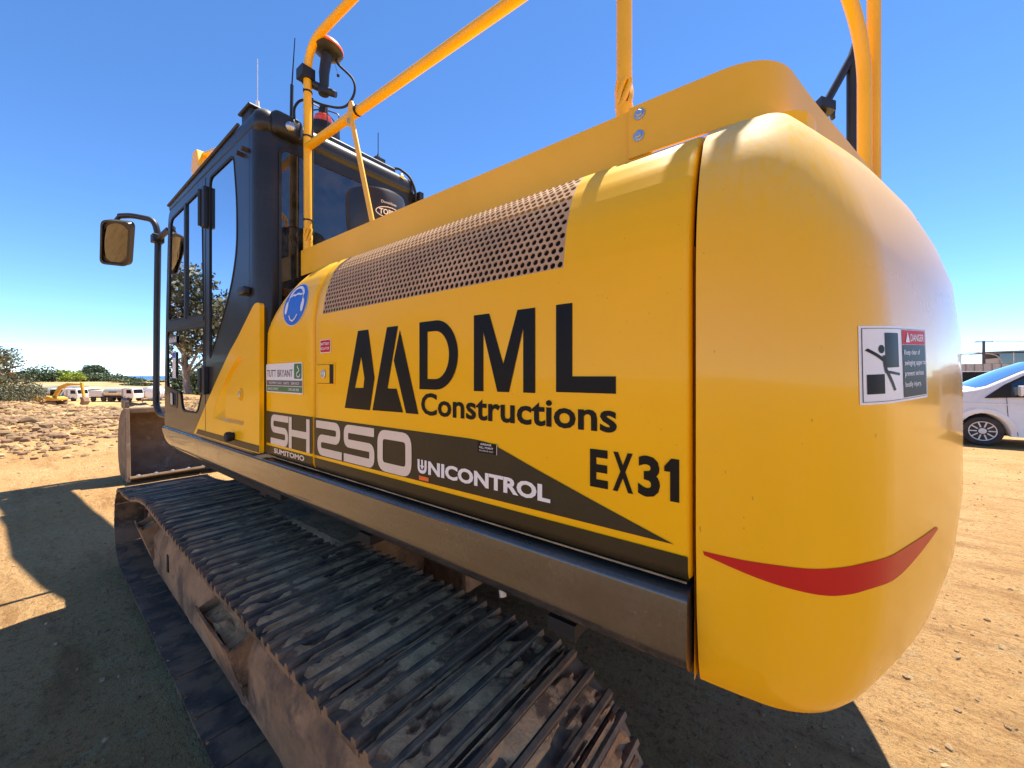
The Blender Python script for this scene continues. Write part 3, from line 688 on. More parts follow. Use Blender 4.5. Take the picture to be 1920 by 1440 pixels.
def n250(m, g):
    t = 0.031; z0, z1 = 1.322, 1.464; zm = (z0+z1)/2
    stroke(m, [(-0.977, z1-t/2), (-1.172+t*.6, z1-t/2), (-1.172+t*.6, zm), (-0.985-t*.6, zm), (-0.985-t*.6, z0+t/2), (-1.180, z0+t/2)], t, g, 0.03)
    stroke(m, [(-1.395, z1-t/2), (-1.192-t*.6, z1-t/2), (-1.192-t*.6, zm), (-1.400+t*.6, zm), (-1.400+t*.6, z0+t/2), (-1.195, z0+t/2)], t, g, 0.02)
    stroke(m, [(-1.413-t*.6, z1-t/2), (-1.605+t*.6, z1-t/2), (-1.605+t*.6, z0+t/2), (-1.413-t*.6, z0+t/2)], t, g, 0.03, True)
dec('lettering', 'cream', n250, DOOR, 0.0028)
dec('lettering', 'cream', lambda m, g: put_text(m, 'SUMITOMO', -0.560, -0.872, 1.2765, 1.3005, g, 0.035), BAT, 0.0028)
def uni(m, g):
    put_text(m, 'NICONTROL', -1.682, -2.119, 1.346, 1.388, g, 0.04)
    stroke(m, [(-1.637, 1.388), (-1.637, 1.350), (-1.670, 1.350), (-1.670, 1.388)], 0.010, g, 0.016)
    put_poly(m, [(-1.6495,1.388),(-1.6575,1.388),(-1.6575,1.370),(-1.6635,1.370),(-1.6535,1.3565),(-1.6435,1.370),(-1.6495,1.370)], g)
dec('lettering', 'white', uni, DOOR, 0.0028)
dec('lettering', 'orange', lambda m, g: put_poly(m, [(-1.639,1.337),(-1.684,1.337),(-1.684,1.3245),(-1.639,1.3245)], g), DOOR, 0.0028)
dec('grease_label', 'vinyl', lambda m, g: put_poly(m, [(-1.886,1.470),(-1.955,1.468),(-1.955,1.440),(-1.886,1.440)], g), DOOR, 0.0024)
def grease(m, g):
    put_text(m, 'GREASE', -1.897, -1.936, 1.461, 1.4665, g, 0.01); put_text(m, 'FILL POINT', -1.893, -1.943, 1.452, 1.4575, g, 0.01); put_text(m, 'EP2 GREASE ONLY', -1.893, -1.943, 1.4445, 1.448, g)
    put_poly(m, [(-1.954,1.440),(-1.9555,1.440),(-1.9555,1.468),(-1.954,1.468)], g)
dec('grease_label_text', 'white', grease, DOOR, 0.0034)
dec('isolator_label', 'white', lambda m, g: put_poly(m, [(-1.008,1.742),(-1.095,1.742),(-1.095,1.796),(-1.008,1.796)], g), DOOR)
dec('isolator_label_field', 'red', lambda m, g: put_poly(m, [(-1.013,1.745),(-1.090,1.745),(-1.090,1.793),(-1.013,1.793)], g), DOOR, 0.0024)
dec('isolator_label_text', 'white', lambda m, g: (put_text(m, 'BATTERY', -1.017, -1.086, 1.773, 1.784, g, 0.02), put_text(m, 'ISOLATOR', -1.017, -1.086, 1.754, 1.765, g, 0.02)), DOOR, 0.0034)
BL = dec('dealer_decal', 'white', lambda m, g: put_poly(m, rpoly([(-0.466,1.568),(-0.856,1.566),(-0.850,1.709),(-0.463,1.705)], 0.006, 2), g), BAT)
dec('dealer_decal_strip', 'grey', lambda m, g: put_poly(m, [(-0.472,1.602),(-0.850,1.602),(-0.850,1.627),(-0.472,1.627)], g), BAT, 0.0024)
dec('dealer_decal_strip', 'green', lambda m, g: put_poly(m, [(-0.472,1.573),(-0.850,1.573),(-0.850,1.599),(-0.472,1.599)], g), BAT, 0.0024)
dec('dealer_decal_badge', 'green', lambda m, g: put_poly(m, rpoly([(-0.772,1.635),(-0.844,1.635),(-0.844,1.703),(-0.772,1.703)], 0.008, 3), g), BAT, 0.0024)
dec('dealer_decal_text', 'grey', lambda m, g: put_text(m, 'TUTT BRYANT', -0.474, -0.757, 1.643, 1.677, g, 0.006), BAT, 0.0024)
def dtx(m, g):
    put_text(m, 'EQUIPMENT SALES', -0.505, -0.645, 1.6085, 1.620, g, 0.006); put_text(m, 'PARTS', -0.668, -0.722, 1.6085, 1.620, g, 0.006); put_text(m, 'SERVICE', -0.746, -0.822, 1.6085, 1.620, g, 0.006)
    put_text(m, 'SERVICE SUPPORT', -0.485, -0.610, 1.580, 1.592, g, 0.006); put_text(m, '1300 658 888', -0.715, -0.822, 1.580, 1.592, g, 0.006)
    stroke(m, smooth_samp([(-0.812,1.695),(-0.806,1.688),(-0.812,1.683),(-0.822,1.675),(-0.815,1.667),(-0.800,1.660),(-0.800,1.650),(-0.812,1.643),(-0.828,1.648),(-0.830,1.657)], 24), 0.005, g)
dec('dealer_decal_text', 'white', dtx, BAT, 0.0034)
# hearing-protection disc on the curved upper part
cz = 1.975; ct = t_of_z(cz)
def EP(u, v, e=0.002): return HS(-0.752-u*0.118, ct+v*0.102, e)
circ = lambda r, n=36: [(r*math.cos(2*PI*k/n), r*math.sin(2*PI*k/n)) for k in range(n)]
def disc(mb, r, e): mb.add([EP(0, 0, e)]+[EP(r*q*math.cos(2*PI*k/36), r*q*math.sin(2*PI*k/36), e) for q in (0.5, 1.0) for k in range(36)], [(0, k+1, (k+1) % 36+1) for k in range(36)]+[(k+1, k+37, (k+1) % 36+37, (k+1) % 36+1) for k in range(36)])
mb = MB(); disc(mb, 1.0, 0.0016); mb.build('hearing_sign', 'white', BAT)
mb = MB(); disc(mb, 0.965, 0.0026); mb.build('hearing_sign_field', 'blue', BAT)
mb = MB(); g = lambda u, v: EP(u, v, 0.0040)
stroke(mb, [(0.62*math.cos(a), 0.12+0.68*math.sin(a)) for a in np.linspace(0.12*PI, 0.88*PI, 20)], 0.13, g)
for s_ in (-1, 1):
    mb.prism([(s_*(0.66+0.13*math.cos(a)*(1 if math.cos(a)*1 > 0 else 0.9)), -0.12+0.30*math.sin(a)) for a in np.linspace(0, 2*PI, 20, endpoint=False)], lambda u, v, w_: g(u, v), caps=(True, False), walls=False)
    stroke(mb, [(s_*0.56, 0.42), (s_*0.60, 0.12)], 0.05, g)
stroke(mb, [(-0.46, 0.40), (-0.30, 0.47), (-0.12, 0.42), (0.06, 0.48), (0.26, 0.43), (0.46, 0.40)], 0.09, g)
stroke(mb, [(-0.34, -0.50), (-0.20, -0.70), (0.0, -0.78), (0.20, -0.68), (0.34, -0.50)], 0.07, g)
mb.build('hearing_sign_figure', 'white', BAT)
# door latch
mb = MB(); mb.prism(rpoly([(-0.975,1.611),(-1.127,1.611),(-1.127,1.701),(-0.975,1.701)], 0.006, 2), lambda u, v, w_: (XS-0.003+0.002*w_, u, v), [[(-0.984,1.617),(-1.119,1.617),(-1.119,1.695),(-0.984,1.695)]])
LT = mb.build('latch', 'yellow', DOOR)
mb = MB(); put_poly(mb, [(-0.984,1.617),(-1.119,1.617),(-1.119,1.695),(-0.984,1.695)], lambda u, v: (XS-0.0012, u, v)); mb.build('latch_recess', 'dark', DOOR)
mb = MB(); mb.prism(rpoly([(-0.987,1.619),(-1.088,1.619),(-1.088,1.693),(-0.987,1.693)], 0.004, 2), lambda u, v, w_: (XS-0.006+0.005*w_, u, v)); mb.build('latch_paddle', 'yellow', DOOR, bevel=0.0015)
mb = MB(); mb.lathe([(0.018, 0.0), (0.018, 0.004), (0.013, 0.0055), (0.012, 0.004), (0.004, 0.004), (0.0, 0.003)], 20, (XS-0.006, -1.047, 1.656), (-1, 0, 0), (0, 0, 1)); mb.build('lock_barrel', 'steel', DOOR, smooth=40)

# ---- cab-side fairing
FP = rpoly([(0.655,1.262),(0.368,1.490),(0.198,1.620),(-0.027,1.783),(-0.15,1.855),(-0.385,2.015),(-0.452,2.012),(-0.448,1.262)], [0.01,0,0,0,0,0.05,0.02,0.01])
RO = [(0.252,1.392),(0.215,1.47),(0.169,1.525),(0.105,1.575),(0.033,1.625),(-0.06,1.695),(-0.15,1.745),(-0.19,1.752),(-0.222,1.735),(-0.236,1.700),(-0.242,1.55),(-0.245,1.40),(-0.235,1.386),(0.0,1.386)]
XF = -1.407
mb = MB(); mb.prism(FP, lambda u, v, w_: (XF+0.021*w_, u, v), [RO], caps=(True, True))
FA = mb.build('cab_fairing', 'yellow', EX, bevel=0.006, seg=3)
RI = [(0.098,1.402),(0.088,1.47),(0.078,1.53),(0.055,1.58),(0.010,1.632),(-0.06,1.680),(-0.14,1.722),(-0.185,1.735),(-0.215,1.722),(-0.228,1.695),(-0.234,1.55),(-0.236,1.412),(-0.228,1.402),(0.0,1.402)]
mb = MB(); m_ = len(RO)
mb.add([(XF+0.001, *p) for p in RO]+[(XF+0.019, *p) for p in RI], [(k, (k+1) % m_, (k+1) % m_+m_, k+m_) for k in range(m_)])
mb.build('fairing_recess', 'yellow', FA, smooth=60)
mb = MB(); mb.prism(RI, lambda u, v, w_: (XF+0.0188+0.002*w_, u, v)); mb.build('access_flap', 'yellow', FA)
XFI = XF
FI = [(-0.05+(p[0]+0.05)*0.93, 1.56+(p[1]-1.56)*0.95) for p in RI]
mb = MB(); mb.prism(FI, lambda u, v, w_: (XF+0.011+0.010*w_, u, v)); mb.build('access_flap', 'yellow', FA, bevel=0.003)
mb = MB(); mb.lathe([(0.034, 0), (0.030, 0.006), (0.022, 0.004)], 24, (XF+0.010, -0.165, 1.548), (-1, 0, 0), (0, 0, 1)); mb.build('lock_cup', 'yellow', FA, smooth=50)
mb = MB(); mb.lathe([(0.016, 0), (0.016, 0.006), (0.010, 0.008), (0, 0.007)], 18, (XF+0.009, -0.165, 1.548), (-1, 0, 0), (0, 0, 1)); mb.build('lock_barrel', 'steel', FA, smooth=40)
mb = MB(); put_poly(mb, [(0.600,1.266),(0.560,1.300),(-0.446,1.302),(-0.446,1.266)], lambda u, v: (XF-0.0015, u, v)); mb.build('stripe_decal', 'olive', FA)
mb = MB(); mb.prism([(0.400,1.262),(0.404,1.262),(0.404,1.455),(0.400,1.458)], lambda u, v, w_: (XF-0.001+0.003*w_, u, v)); mb.build('panel_gap', 'dark', FA)
mb = MB(); mb.lathe([(0.022, 0), (0.022, 0.012), (0.027, 0.014), (0.027, 0.034), (0.022, 0.040), (0, 0.040)], 14, (XF, -0.095, 1.315), (-1, 0, 0), (0, 0, 1)); mb.build('rubber_buffer', 'rubber', FA, smooth=35)
# right-hand side skin of the house (other side of the machine)
mb = MB(); mb.prism([(-2.43,1.10),(1.45,1.10),(1.45,1.70),(0.55,1.78),(0.50,2.20),(-2.43,2.20)], lambda u, v, w_: (1.38-0.05*w_, u, v)); mb.build('right_side_panel', 'yellow', EX, bevel=0.02)
mb = MB(); mb.box((-1.02, -2.44, 2.19), (1.36, -0.72, 2.215)); mb.build('hood_top', 'yellow', EX, bevel=0.008)

# ---- side skirt
SK = [(-1.33, 1.239), (-1.37, 1.240), (-1.388, 1.239), (-1.395, 1.236), (-1.3985, 1.231), (-1.400, 1.224), (-1.4025, 1.19), (-1.404, 1.15), (-1.4045, 1.128), (-1.402, 1.114), (-1.394, 1.102), (-1.372, 1.084), (-1.30, 1.070)]
ys = [1.565, 1.562, 1.55, 1.53, 1.50, 1.45, 1.38, 1.30, 1.20, 1.05, 0.8, 0.2, -0.6, -1.4, -2.0, -2.426]; rows = []
for y in ys:
    k = sm(1.565, 1.20, y) if False else (1-sm(1.15, 1.565, y))
    zlow = 1.236-(1.236-1.066)*max(0.02, min(1, math.sqrt(max(0, 1-((y-1.20)/0.366)**2)) if y > 1.20 else 1))
    rows.append([(XS+0.0+(x-XS)*(1.0 if y < 1.5 else 0.85), y, 1.240-(1.240-z)*(1.240-zlow)/(1.240-1.070)) for x, z in SK])
mb = MB(); mb.grid(rows); mb.add(rows[-1], [tuple(range(len(SK)))])
mb.build('side_skirt', 'skirt', EX, smooth=50, fixn=True)
mb = MB(); mb.tube([(-1.376, -2.42, 1.2525), (-1.376, -0.46, 1.2525)], 0.0022, 6); mb.build('skirt_seal', 'soil', EX, smooth=60)
# ---- cab
def plate(name, outer, holes, fn, mat, parent=EX, bevel=0.0, smooth=None):
    mb = MB(); mb.prism(outer, fn, holes); return mb.build(name, mat, parent, bevel=bevel, smooth=smooth)
CO = rpoly([(1.560,1.228),(1.552,1.70),(1.505,2.30),(1.440,2.93),(1.30,2.995),(-0.26,2.995),(-0.26,1.228)], [0.05,0,0,0.10,0.0,0,0], 6)
W1 = rpoly([(1.432,2.085),(1.365,2.875),(0.565,2.885),(0.530,2.050)], [0.04,0.07,0.05,0.04])
W2 = rpoly([(1.465,2.000),(0.525,1.968),(0.525,1.600),(0.660,1.395),(1.035,1.390),(1.075,1.520),(1.475,1.565)], [0.03,0.03,0.04,0.06,0.06,0.05,0.03])
W3 = rpoly([(0.405,2.905),(-0.020,2.905),(-0.075,2.62),(-0.080,2.36),(0.010,2.16),(0.18,1.97),(0.405,1.745)], [0.05,0.05,0.1,0.1,0.1,0.1,0.04])
fL = lambda u, v, w_: (-1.385+0.045*w_, u, v)
CAB = plate('cab', CO, [W1, W2, W3], fL, 'cab', bevel=0.004)
def shrink(P, k):
    c = Vector((sum(p[0] for p in P)/len(P), sum(p[1] for p in P)/len(P))); return [tuple(Vector((p[0], p[1]))+(Vector((p[0], p[1]))-c).normalized()*k) for p in P]
for nm, P in (('door_window', W1), ('lower_door_window', W2), ('quarter_window', W3)):
    mb = MB(); mb.prism(shrink(P, 0.004), lambda u, v, w_: (-1.381+0.005*w_, u, v)); mb.build(nm, 'glass', CAB)
for P in (W1, W2, W3):
    mb = MB(); mb.prism(shrink(P, 0.004), lambda u, v, w_: (-1.388+0.004*w_, u, v), [shrink(P, -0.010)]); mb.build('window_seal', 'rubber', CAB)
mb = MB(); mb.box((-1.392, 0.925, 2.055), (-1.378, 0.965, 2.885)); mb.build('window_slider', 'black', CAB)
mb = MB(); mb.box((-1.390, 0.520, 2.008), (-1.376, 1.47, 2.040)); mb.build('window_rail', 'cab', CAB)
mb = MB(); mb.prism([(0.484,1.30),(0.490,1.30),(0.490,2.93),(0.484,2.93)], lambda u, v, w_: (-1.3865+0.003*w_, u, v)); mb.build('door_gap', 'dark', CAB)
for z0, z1 in ((2.60, 2.855), (1.53, 1.705)):
    mb = MB(); mb.box((-1.412, 0.425, z0), (-1.384, 0.485, z1)); mb.box((-1.406, 0.489, z0+0.02), (-1.384, 0.535, z1-0.01)); mb.cyl((-1.415, 0.488, z0+0.01), (-1.415, 0.488, z1-0.01), 0.012, n=10)
    mb.build('door_hinge', 'black', CAB, bevel=0.004)
mb = MB(); mb.prism(rpoly([(1.17,1.40),(1.39,1.41),(1.41,1.545),(1.16,1.53)], 0.03), lambda u, v, w_: (-1.388+0.003*w_, u, v), [rpoly([(1.195,1.42),(1.37,1.43),(1.385,1.525),(1.185,1.515)], 0.02)]); mb.build('handle_surround', 'black', CAB)
mb = MB(); mb.prism(rpoly([(1.195,1.42),(1.37,1.43),(1.385,1.525),(1.185,1.515)], 0.02), lambda u, v, w_: (-1.3865+0.001*w_, u, v)); mb.build('handle_recess', 'dark', CAB)
mb = MB(); mb.prism(rpoly([(1.27,1.42),(1.33,1.43),(1.335,1.52),(1.28,1.515)], 0.012), lambda u, v, w_: (-1.396+0.006*w_, u, v)); mb.build('door_handle', 'steel', CAB, bevel=0.002)
mb = MB(); mb.box((-1.3895, 1.20, 1.63), (-1.3885, 1.29, 1.83)); mb.build('warning_sticker', 'white', CAB)
mb = MB(); mb.box((-1.3899, 1.205, 1.785), (-1.3893, 1.285, 1.825)); mb.build('warning_sticker_head', 'blue', CAB)
mb = MB(); mb.box((-1.3895, 1.17, 1.895), (-1.3885, 1.40, 1.955)); mb.build('worn_sticker', 'grey', CAB)
mb = MB(); [put_poly(mb, [(1.385-k*0.036,1.905),(1.362-k*0.036,1.905),(1.362-k*0.036,1.925+0.018*(k%2)),(1.385-k*0.036,1.945)], lambda u, v: (-1.3905, u, v)) for k in range(6)]; mb.build('worn_print', 'white', CAB)
# rear corner post, rear wall and window, right wall, front frame, roof
mb = MB(); rows = []
for z in (1.228, 2.0, 2.7, 2.90, 2.95, 2.985):
    row = []
    for k in range(11):
        a = PI+PI/2*k/10; row.append((-1.305+0.080*math.cos(a), -0.280+0.085*math.sin(a), z))
    rows.append([(-1.385, -0.255, z)]+row+[(-1.285, -0.365, z)])
mb.grid(rows); mb.build('corner_pillar', 'cab', CAB, smooth=60, fixn=True)
RW = [(-1.300,1.25),(-0.385,1.25),(-0.385,2.96),(-1.300,2.96)]; RH = rpoly([(-1.283,1.90),(-0.445,1.90),(-0.455,2.875),(-1.283,2.875)], 0.05)
plate('rear_wall', RW, [RH], lambda u, v, w_: (u, -0.362+0.04*w_, v), 'cab', CAB, bevel=0.003)
mb = MB(); mb.prism(shrink(RH, 0.006), lambda u, v, w_: (u, -0.368+0.005*w_, v)); mb.build('rear_window', 'rearglass', CAB)
mb = MB(); mb.prism(shrink(RH, 0.006), lambda u, v, w_: (u, -0.372+0.003*w_, v), [shrink(RH, -0.014)]); mb.build('window_seal', 'rubber', CAB)
RO2 = [(1.52,1.25),(1.43,2.96),(-0.42,2.96),(-0.42,1.25)]; RH2 = rpoly([(1.38,1.95),(1.32,2.85),(-0.25,2.85),(-0.25,1.75)], 0.06)
plate('right_wall', RO2, [RH2], lambda u, v, w_: (-0.385+0.035*w_, u, v), 'cab', CAB)
mb = MB(); mb.prism(shrink(RH2, 0.004), lambda u, v, w_: (-0.372+0.004*w_, u, v)); mb.build('right_window', 'glass', CAB)
mb = MB(); mb.tube(path3([(-0.40,1.56,1.25),(-0.40,1.545,1.70),(-0.40,1.50,2.30),(-0.40,1.42,2.94)], 0.1), 0.04, 10); mb.tube(path3([(-1.35,1.545,1.25),(-1.35,1.535,1.70),(-1.35,1.485,2.30),(-1.35,1.40,2.94)], 0.1), 0.030, 10)
mb.build('front_pillar', 'cab', CAB, smooth=60)
mb = MB(); mb.add([(-1.34,1.553,1.55),(-0.41,1.553,1.55),(-0.41,1.48,2.40),(-1.34,1.48,2.40),(-0.41,1.41,2.93),(-1.34,1.41,2.93)], [(0,1,2,3),(3,2,4,5)]); mb.build('windscreen', 'glass', CAB)
mb = MB(); mb.box((-1.37,1.50,1.23), (-0.40,1.55,1.54)); mb.build('front_wall', 'cab', CAB, bevel=0.02)
mb = MB(); mb.box((-1.392,-0.380,2.920), (-0.378,1.44,3.055)); mb.build('cab_roof', 'cab', CAB, smooth=60, bevel=0.055, seg=5)
mb = MB(); mb.tube([(-1.394,1.40,2.99),(-1.396,0.5,3.01),(-1.394,-0.12,3.03)], 0.009, 8); mb.build('rain_gutter', 'black', CAB, smooth=60)
mb = MB(); mb.box((-1.385,-0.27,3.02), (-1.12,-0.14,3.072)); mb.box((-1.400,-0.285,3.072), (-1.10,-0.125,3.085)); mb.build('roof_hatch_lip', 'black', CAB, bevel=0.006)
mb = MB(); mb.box((-0.98,-0.32,3.045), (-0.515,-0.24,3.100)); mb.build('roof_rail', 'black', CAB, bevel=0.008)
mb = MB(); mb.tube(path3([(-0.54,-0.28,3.09),(-0.49,-0.31,3.12),(-0.43,-0.37,3.06),(-0.41,-0.40,2.97),(-0.39,-0.39,2.82)], 0.04), 0.009, 8); mb.build('roof_cable', 'rubber', CAB, smooth=60)
mb = MB(); mb.cyl((-0.49,-0.345,3.05), (-0.505,-0.375,3.02), 0.018, n=12); mb.build('washer_nozzle', 'steel', CAB, smooth=40)
mb = MB(); mb.box((-1.30,-0.20,1.22), (-0.42,1.48,1.27)); mb.build('cab_floor', 'dark', CAB)
mb = MB(); mb.box((-1.13,0.05,1.28), (-0.60,0.62,1.70)); mb.box((-1.12,-0.08,1.66), (-0.61,0.10,2.35)); mb.box((-1.0,-0.09,2.37), (-0.73,0.03,2.58)); mb.box((-1.22,0.1,1.62), (-1.13,0.72,1.92)); mb.box((-0.60,0.1,1.62), (-0.50,0.72,1.92))
mb.build('operator_seat', 'dark', CAB, bevel=0.05, seg=3)
mb = MB(); mb.box((-0.48,1.0,1.9), (-0.42,1.30,2.25)); mb.cyl((-0.46,1.15,1.27), (-0.46,1.15,1.9), 0.02); mb.build('monitor', 'black', CAB)
for y in (-0.215, -0.145):
    mb = MB(); mb.cyl((-1.384, y, 2.86), (-1.410, y, 2.862), 0.014, n=6); mb.build('bolt', 'brownbar', CAB)
mb = MB(); mb.box((-1.425,-0.285,2.075), (-1.384,-0.195,2.118)); mb.build('rubber_stop', 'black', CAB, bevel=0.012)
# lamp, beacon, antennas on the roof
mb = MB(); mb.box((-1.33,-0.415,2.925), (-1.17,-0.32,3.05)); mb.build('lamp_housing', 'black', CAB, smooth=60, bevel=0.035, seg=3)
mb = MB(); mb.lathe([(0.026,0.0),(0.026,0.012),(0.018,0.022),(0.0,0.026)], 18, (-1.248,-0.412,2.975), (-0.35,-1,-0.15), (0,0,1)); mb.build('lamp_lens', 'steel', CAB, smooth=50)
bx, by = -0.950, -0.170
mb = MB(); mb.lathe([(0.045,3.052),(0.05,3.092),(0.088,3.132),(0.098,3.172),(0.094,3.217),(0.06,3.227)], 28, (bx,by,0), (0,0,1), (1,0,0)); mb.build('beacon_base', 'black', CAB, smooth=40)
mb = MB(); mb.lathe([(0.058,3.222),(0.058,3.237),(0.054,3.240),(0.056,3.252),(0.052,3.255),(0.054,3.267),(0.050,3.270),(0.049,3.284),(0.035,3.297),(0,3.300)], 28, (bx,by,0), (0,0,1), (1,0,0)); mb.build('beacon_lens', 'beacon', CAB, smooth=40)
mb = MB()
for k in range(6):
    a = 2*PI*k/6+0.3; c, s_ = math.cos(a), math.sin(a)
    mb.tube(path3([(bx+0.095*c,by+0.095*s_,3.162),(bx+0.095*c,by+0.095*s_,3.317),(bx+0.03*c,by+0.03*s_,3.332),(bx,by,3.332)], 0.02, 4), 0.004, 6)
mb.cyl((bx,by,3.307), (bx,by,3.347), 0.026, n=12); mb.build('beacon_cage', 'black', CAB, smooth=40)
mb = MB(); mb.tube([(-1.216,-0.350,3.04),(-1.213,-0.351,3.25)], 0.009, 8); mb.tube([(-1.213,-0.351,3.25),(-1.200,-0.357,3.515)], [0.004,0.0025], 6); mb.build('radio_antenna', 'black', CAB, smooth=60)
mb = MB(); mb.tube([(-1.345,-0.25,3.05),(-1.345,-0.25,3.13)], [0.012,0.009], 8); mb.tube([(-1.345,-0.25,3.13),(-1.345,-0.25,3.36)], 0.0018, 6); mb.build('whip_antenna', 'whitetank', CAB, smooth=60)
mb = MB(); mb.box((-0.665,-0.315,3.09), (-0.595,-0.255,3.125)); mb.tube([(-0.631,-0.285,3.12),(-0.631,-0.285,3.16)], [0.014,0.006], 8); mb.tube([(-0.631,-0.285,3.16),(-0.631,-0.285,3.305)], 0.003, 6); mb.build('stub_antenna', 'black', CAB, smooth=60)

# ---- guard plate around the hood
def guard_pts():
    a = [(-1.2, -0.43), (-1.2, -1.0), (-1.2, -1.6), (-1.2, -2.30)]
    b = rpoly([(-1.2,-2.30),(-1.195,-2.545),(-0.99,-2.60),(-0.72,-2.685),(-0.45,-2.765),(-0.2,-2.81),(0,-2.82)], [0,0.17,0.05,0,0,0,0], 8, closed=False)
    return a, b
ga, gb = guard_pts()
def strip(pts, z0, z1, t, lift=None):
    mb = MB(); P = [Vector(p) for p in pts]; Lr = []
    for i_ in range(len(P)):
        d = (P[min(i_+1, len(P)-1)]-P[max(0, i_-1)]).normalized(); Lr.append(Vector((-d.y, d.x)))
    ro = [(p.x, p.y) for p in P]; ri = [(p.x-n_.x*-t, p.y-n_.y*-t) for p, n_ in zip(P, Lr)]
    zt = [z1]*len(P); zb = [z0]*len(P)
    mb.grid([[(*p, z) for p, z in zip(ro, zb)], [(*p, z) for p, z in zip(ro, zt)], [(*p, z) for p, z in zip(ri, zt)], [(*p, z) for p, z in zip(ri, zb)], [(*p, z) for p, z in zip(ro, zb)]])
    mb.add([(*ro[0], z0), (*ro[0], z1), (*ri[0], z1), (*ri[0], z0)], [(0,1,2,3)]); mb.add([(*ro[-1], z0), (*ro[-1], z1), (*ri[-1], z1), (*ri[-1], z0)], [(0,1,2,3)])
    return mb
strip(ga, 2.190, 2.325, 0.006).build('guard_plate', 'guard', EX, smooth=30, fixn=True)
g2 = [(-1.207,-2.243)]+rpoly([(-1.207,-2.30),(-1.202,-2.552),(-0.99,-2.608),(-0.72,-2.69),(-0.45,-2.77),(-0.2,-2.815),(0,-2.825)], [0,0.13,0.08,0,0,0,0], 9, closed=False)
GP = strip(g2, 2.200, 2.328, 0.006).build('guard_plate', 'guard', EX, smooth=30, fixn=True)
strip([(-x, y) for x, y in reversed(g2)], 2.224, 2.328, -0.006).build('guard_plate', 'guard', EX, smooth=30, fixn=True)
strip([(1.2,-2.30),(1.2,-0.43)], 2.214, 2.325, 0.006).build('guard_plate', 'guard', EX, fixn=True)
for y, z in ((-2.272, 2.302), (-2.270, 2.249)):
    mb = MB(); mb.lathe([(0.0135,0),(0.0135,0.0025),(0.0085,0.003)], 20, (-1.207, y, z), (-1,0,0), (0,0,1)); mb.lathe([(0.0085,0.002),(0.0085,0.0085),(0.007,0.0095),(0,0.0095)], 6, (-1.207, y, z), (-1,0,0), (0,0,1)); mb.build('guard_bolt', 'steel', GP)
# hood-top fillers under the guard
mb = MB(); mb.prism(rpoly([(-1.19,-2.62),(1.19,-2.62),(1.19,-0.74),(-1.19,-0.74)], 0.1), lambda u, v, w_: (u, v, 2.20-0.05*w_)); mb.build('hood_deck', 'yellow', EX)

# ---- handrails
RR = 0.0205
def spring(mb, p, z0, z1, r=0.017):
    for k in range(6):
        pts = []
        for q in range(13):
            t = q/12; a = 2*PI*k/6+t*1.5; pts.append((p[0]+r*math.cos(a), p[1]+r*math.sin(a), z0+(z1-z0)*t))
        mb.tube(pts, 0.0075, 6)
P1 = (-1.175, -0.455); P2 = (-1.155, -2.212)
mb = MB(); mb.tube([(*P1, 2.21), (*P1, 2.375)], RR+0.003, 14); mb.tube(path3([(*P1, 2.44), (-1.175,-0.450,2.90), (-1.172,-0.445,3.445), (-1.160,-1.2,3.45), (-1.155,-2.0,3.44), (-1.155,-2.212,3.44), (-1.155,-2.212,2.50)], 0.16, 8), RR, 14)
HR = mb.build('handrail', 'yellow_rail', EX, smooth=60)
mb = MB(); spring(mb, P1, 2.37, 2.445); mb.build('flex_joint', 'yellow_rail', HR, smooth=60)
mb = MB(); mb.tube([(-1.175,-0.445,2.890), (-1.155,-2.21,2.873)], RR, 14); mb.build('mid_rail', 'yellow_rail', HR, smooth=60)
mb = MB(); mb.tube([(*P2, 2.21), (*P2, 2.375)], RR+0.002, 14); mb.tube([(*P2, 2.435), (*P2, 2.52)], RR, 14); mb.build('rail_post', 'yellow_rail', HR, smooth=60)
mb = MB(); spring(mb, P2, 2.37, 2.44); mb.build('flex_joint', 'yellow_rail', HR, smooth=60)
mb = MB(); mb.obox((-1.186,-0.988,2.61), (0.004,0,0), (0,0.017,0.005), Vector((0,-0.092,-0.285))); mb.build('rail_brace', 'yellow_rail', HR, bevel=0.002)
mb = MB(); mb.prism(rpoly([(-0.865,2.835),(-0.915,2.825),(-0.925,2.91),(-0.905,2.945),(-0.885,2.945),(-0.868,2.90)], 0.012), lambda u, v, w_: (-1.186+0.010*w_, u, v)); mb.build('rail_clamp', 'yellow_rail', HR, bevel=0.003)
mb = MB(); mb.lathe([(0.0125,0),(0.0125,0.003),(0.009,0.004),(0.009,0.010),(0,0.011)], 12, (-1.186,-0.893,2.850), (-1,0,0), (0,0,1)); mb.build('clamp_bolt', 'steel', HR)
for (y, z, dv) in ((-0.448,3.19,(0,0,1)), (-0.450,2.945,(0,0,1)), (-0.454,2.49,(0,0,1)), (-0.940,2.885,(0,1,0))):
    mb = MB(); mb.lathe([(RR,-0.004),(RR+0.003,-0.004),(RR+0.003,0.004),(RR,0.004)], 18, (-1.173,y,z), dv, (1,0,0)); mb.box((-1.20,y-0.01,z-0.004),(-1.185,y-0.004,z+0.004)); mb.build('cable_tie', 'rubber', HR, smooth=40)
mb = MB(); mb.tube([(-1.151,-0.46,2.42),(-1.151,-0.455,2.60),(-1.150,-0.452,3.0),(-1.149,-0.45,3.17)], 0.006, 6); mb.build('rail_cable', 'rubber', HR, smooth=60)
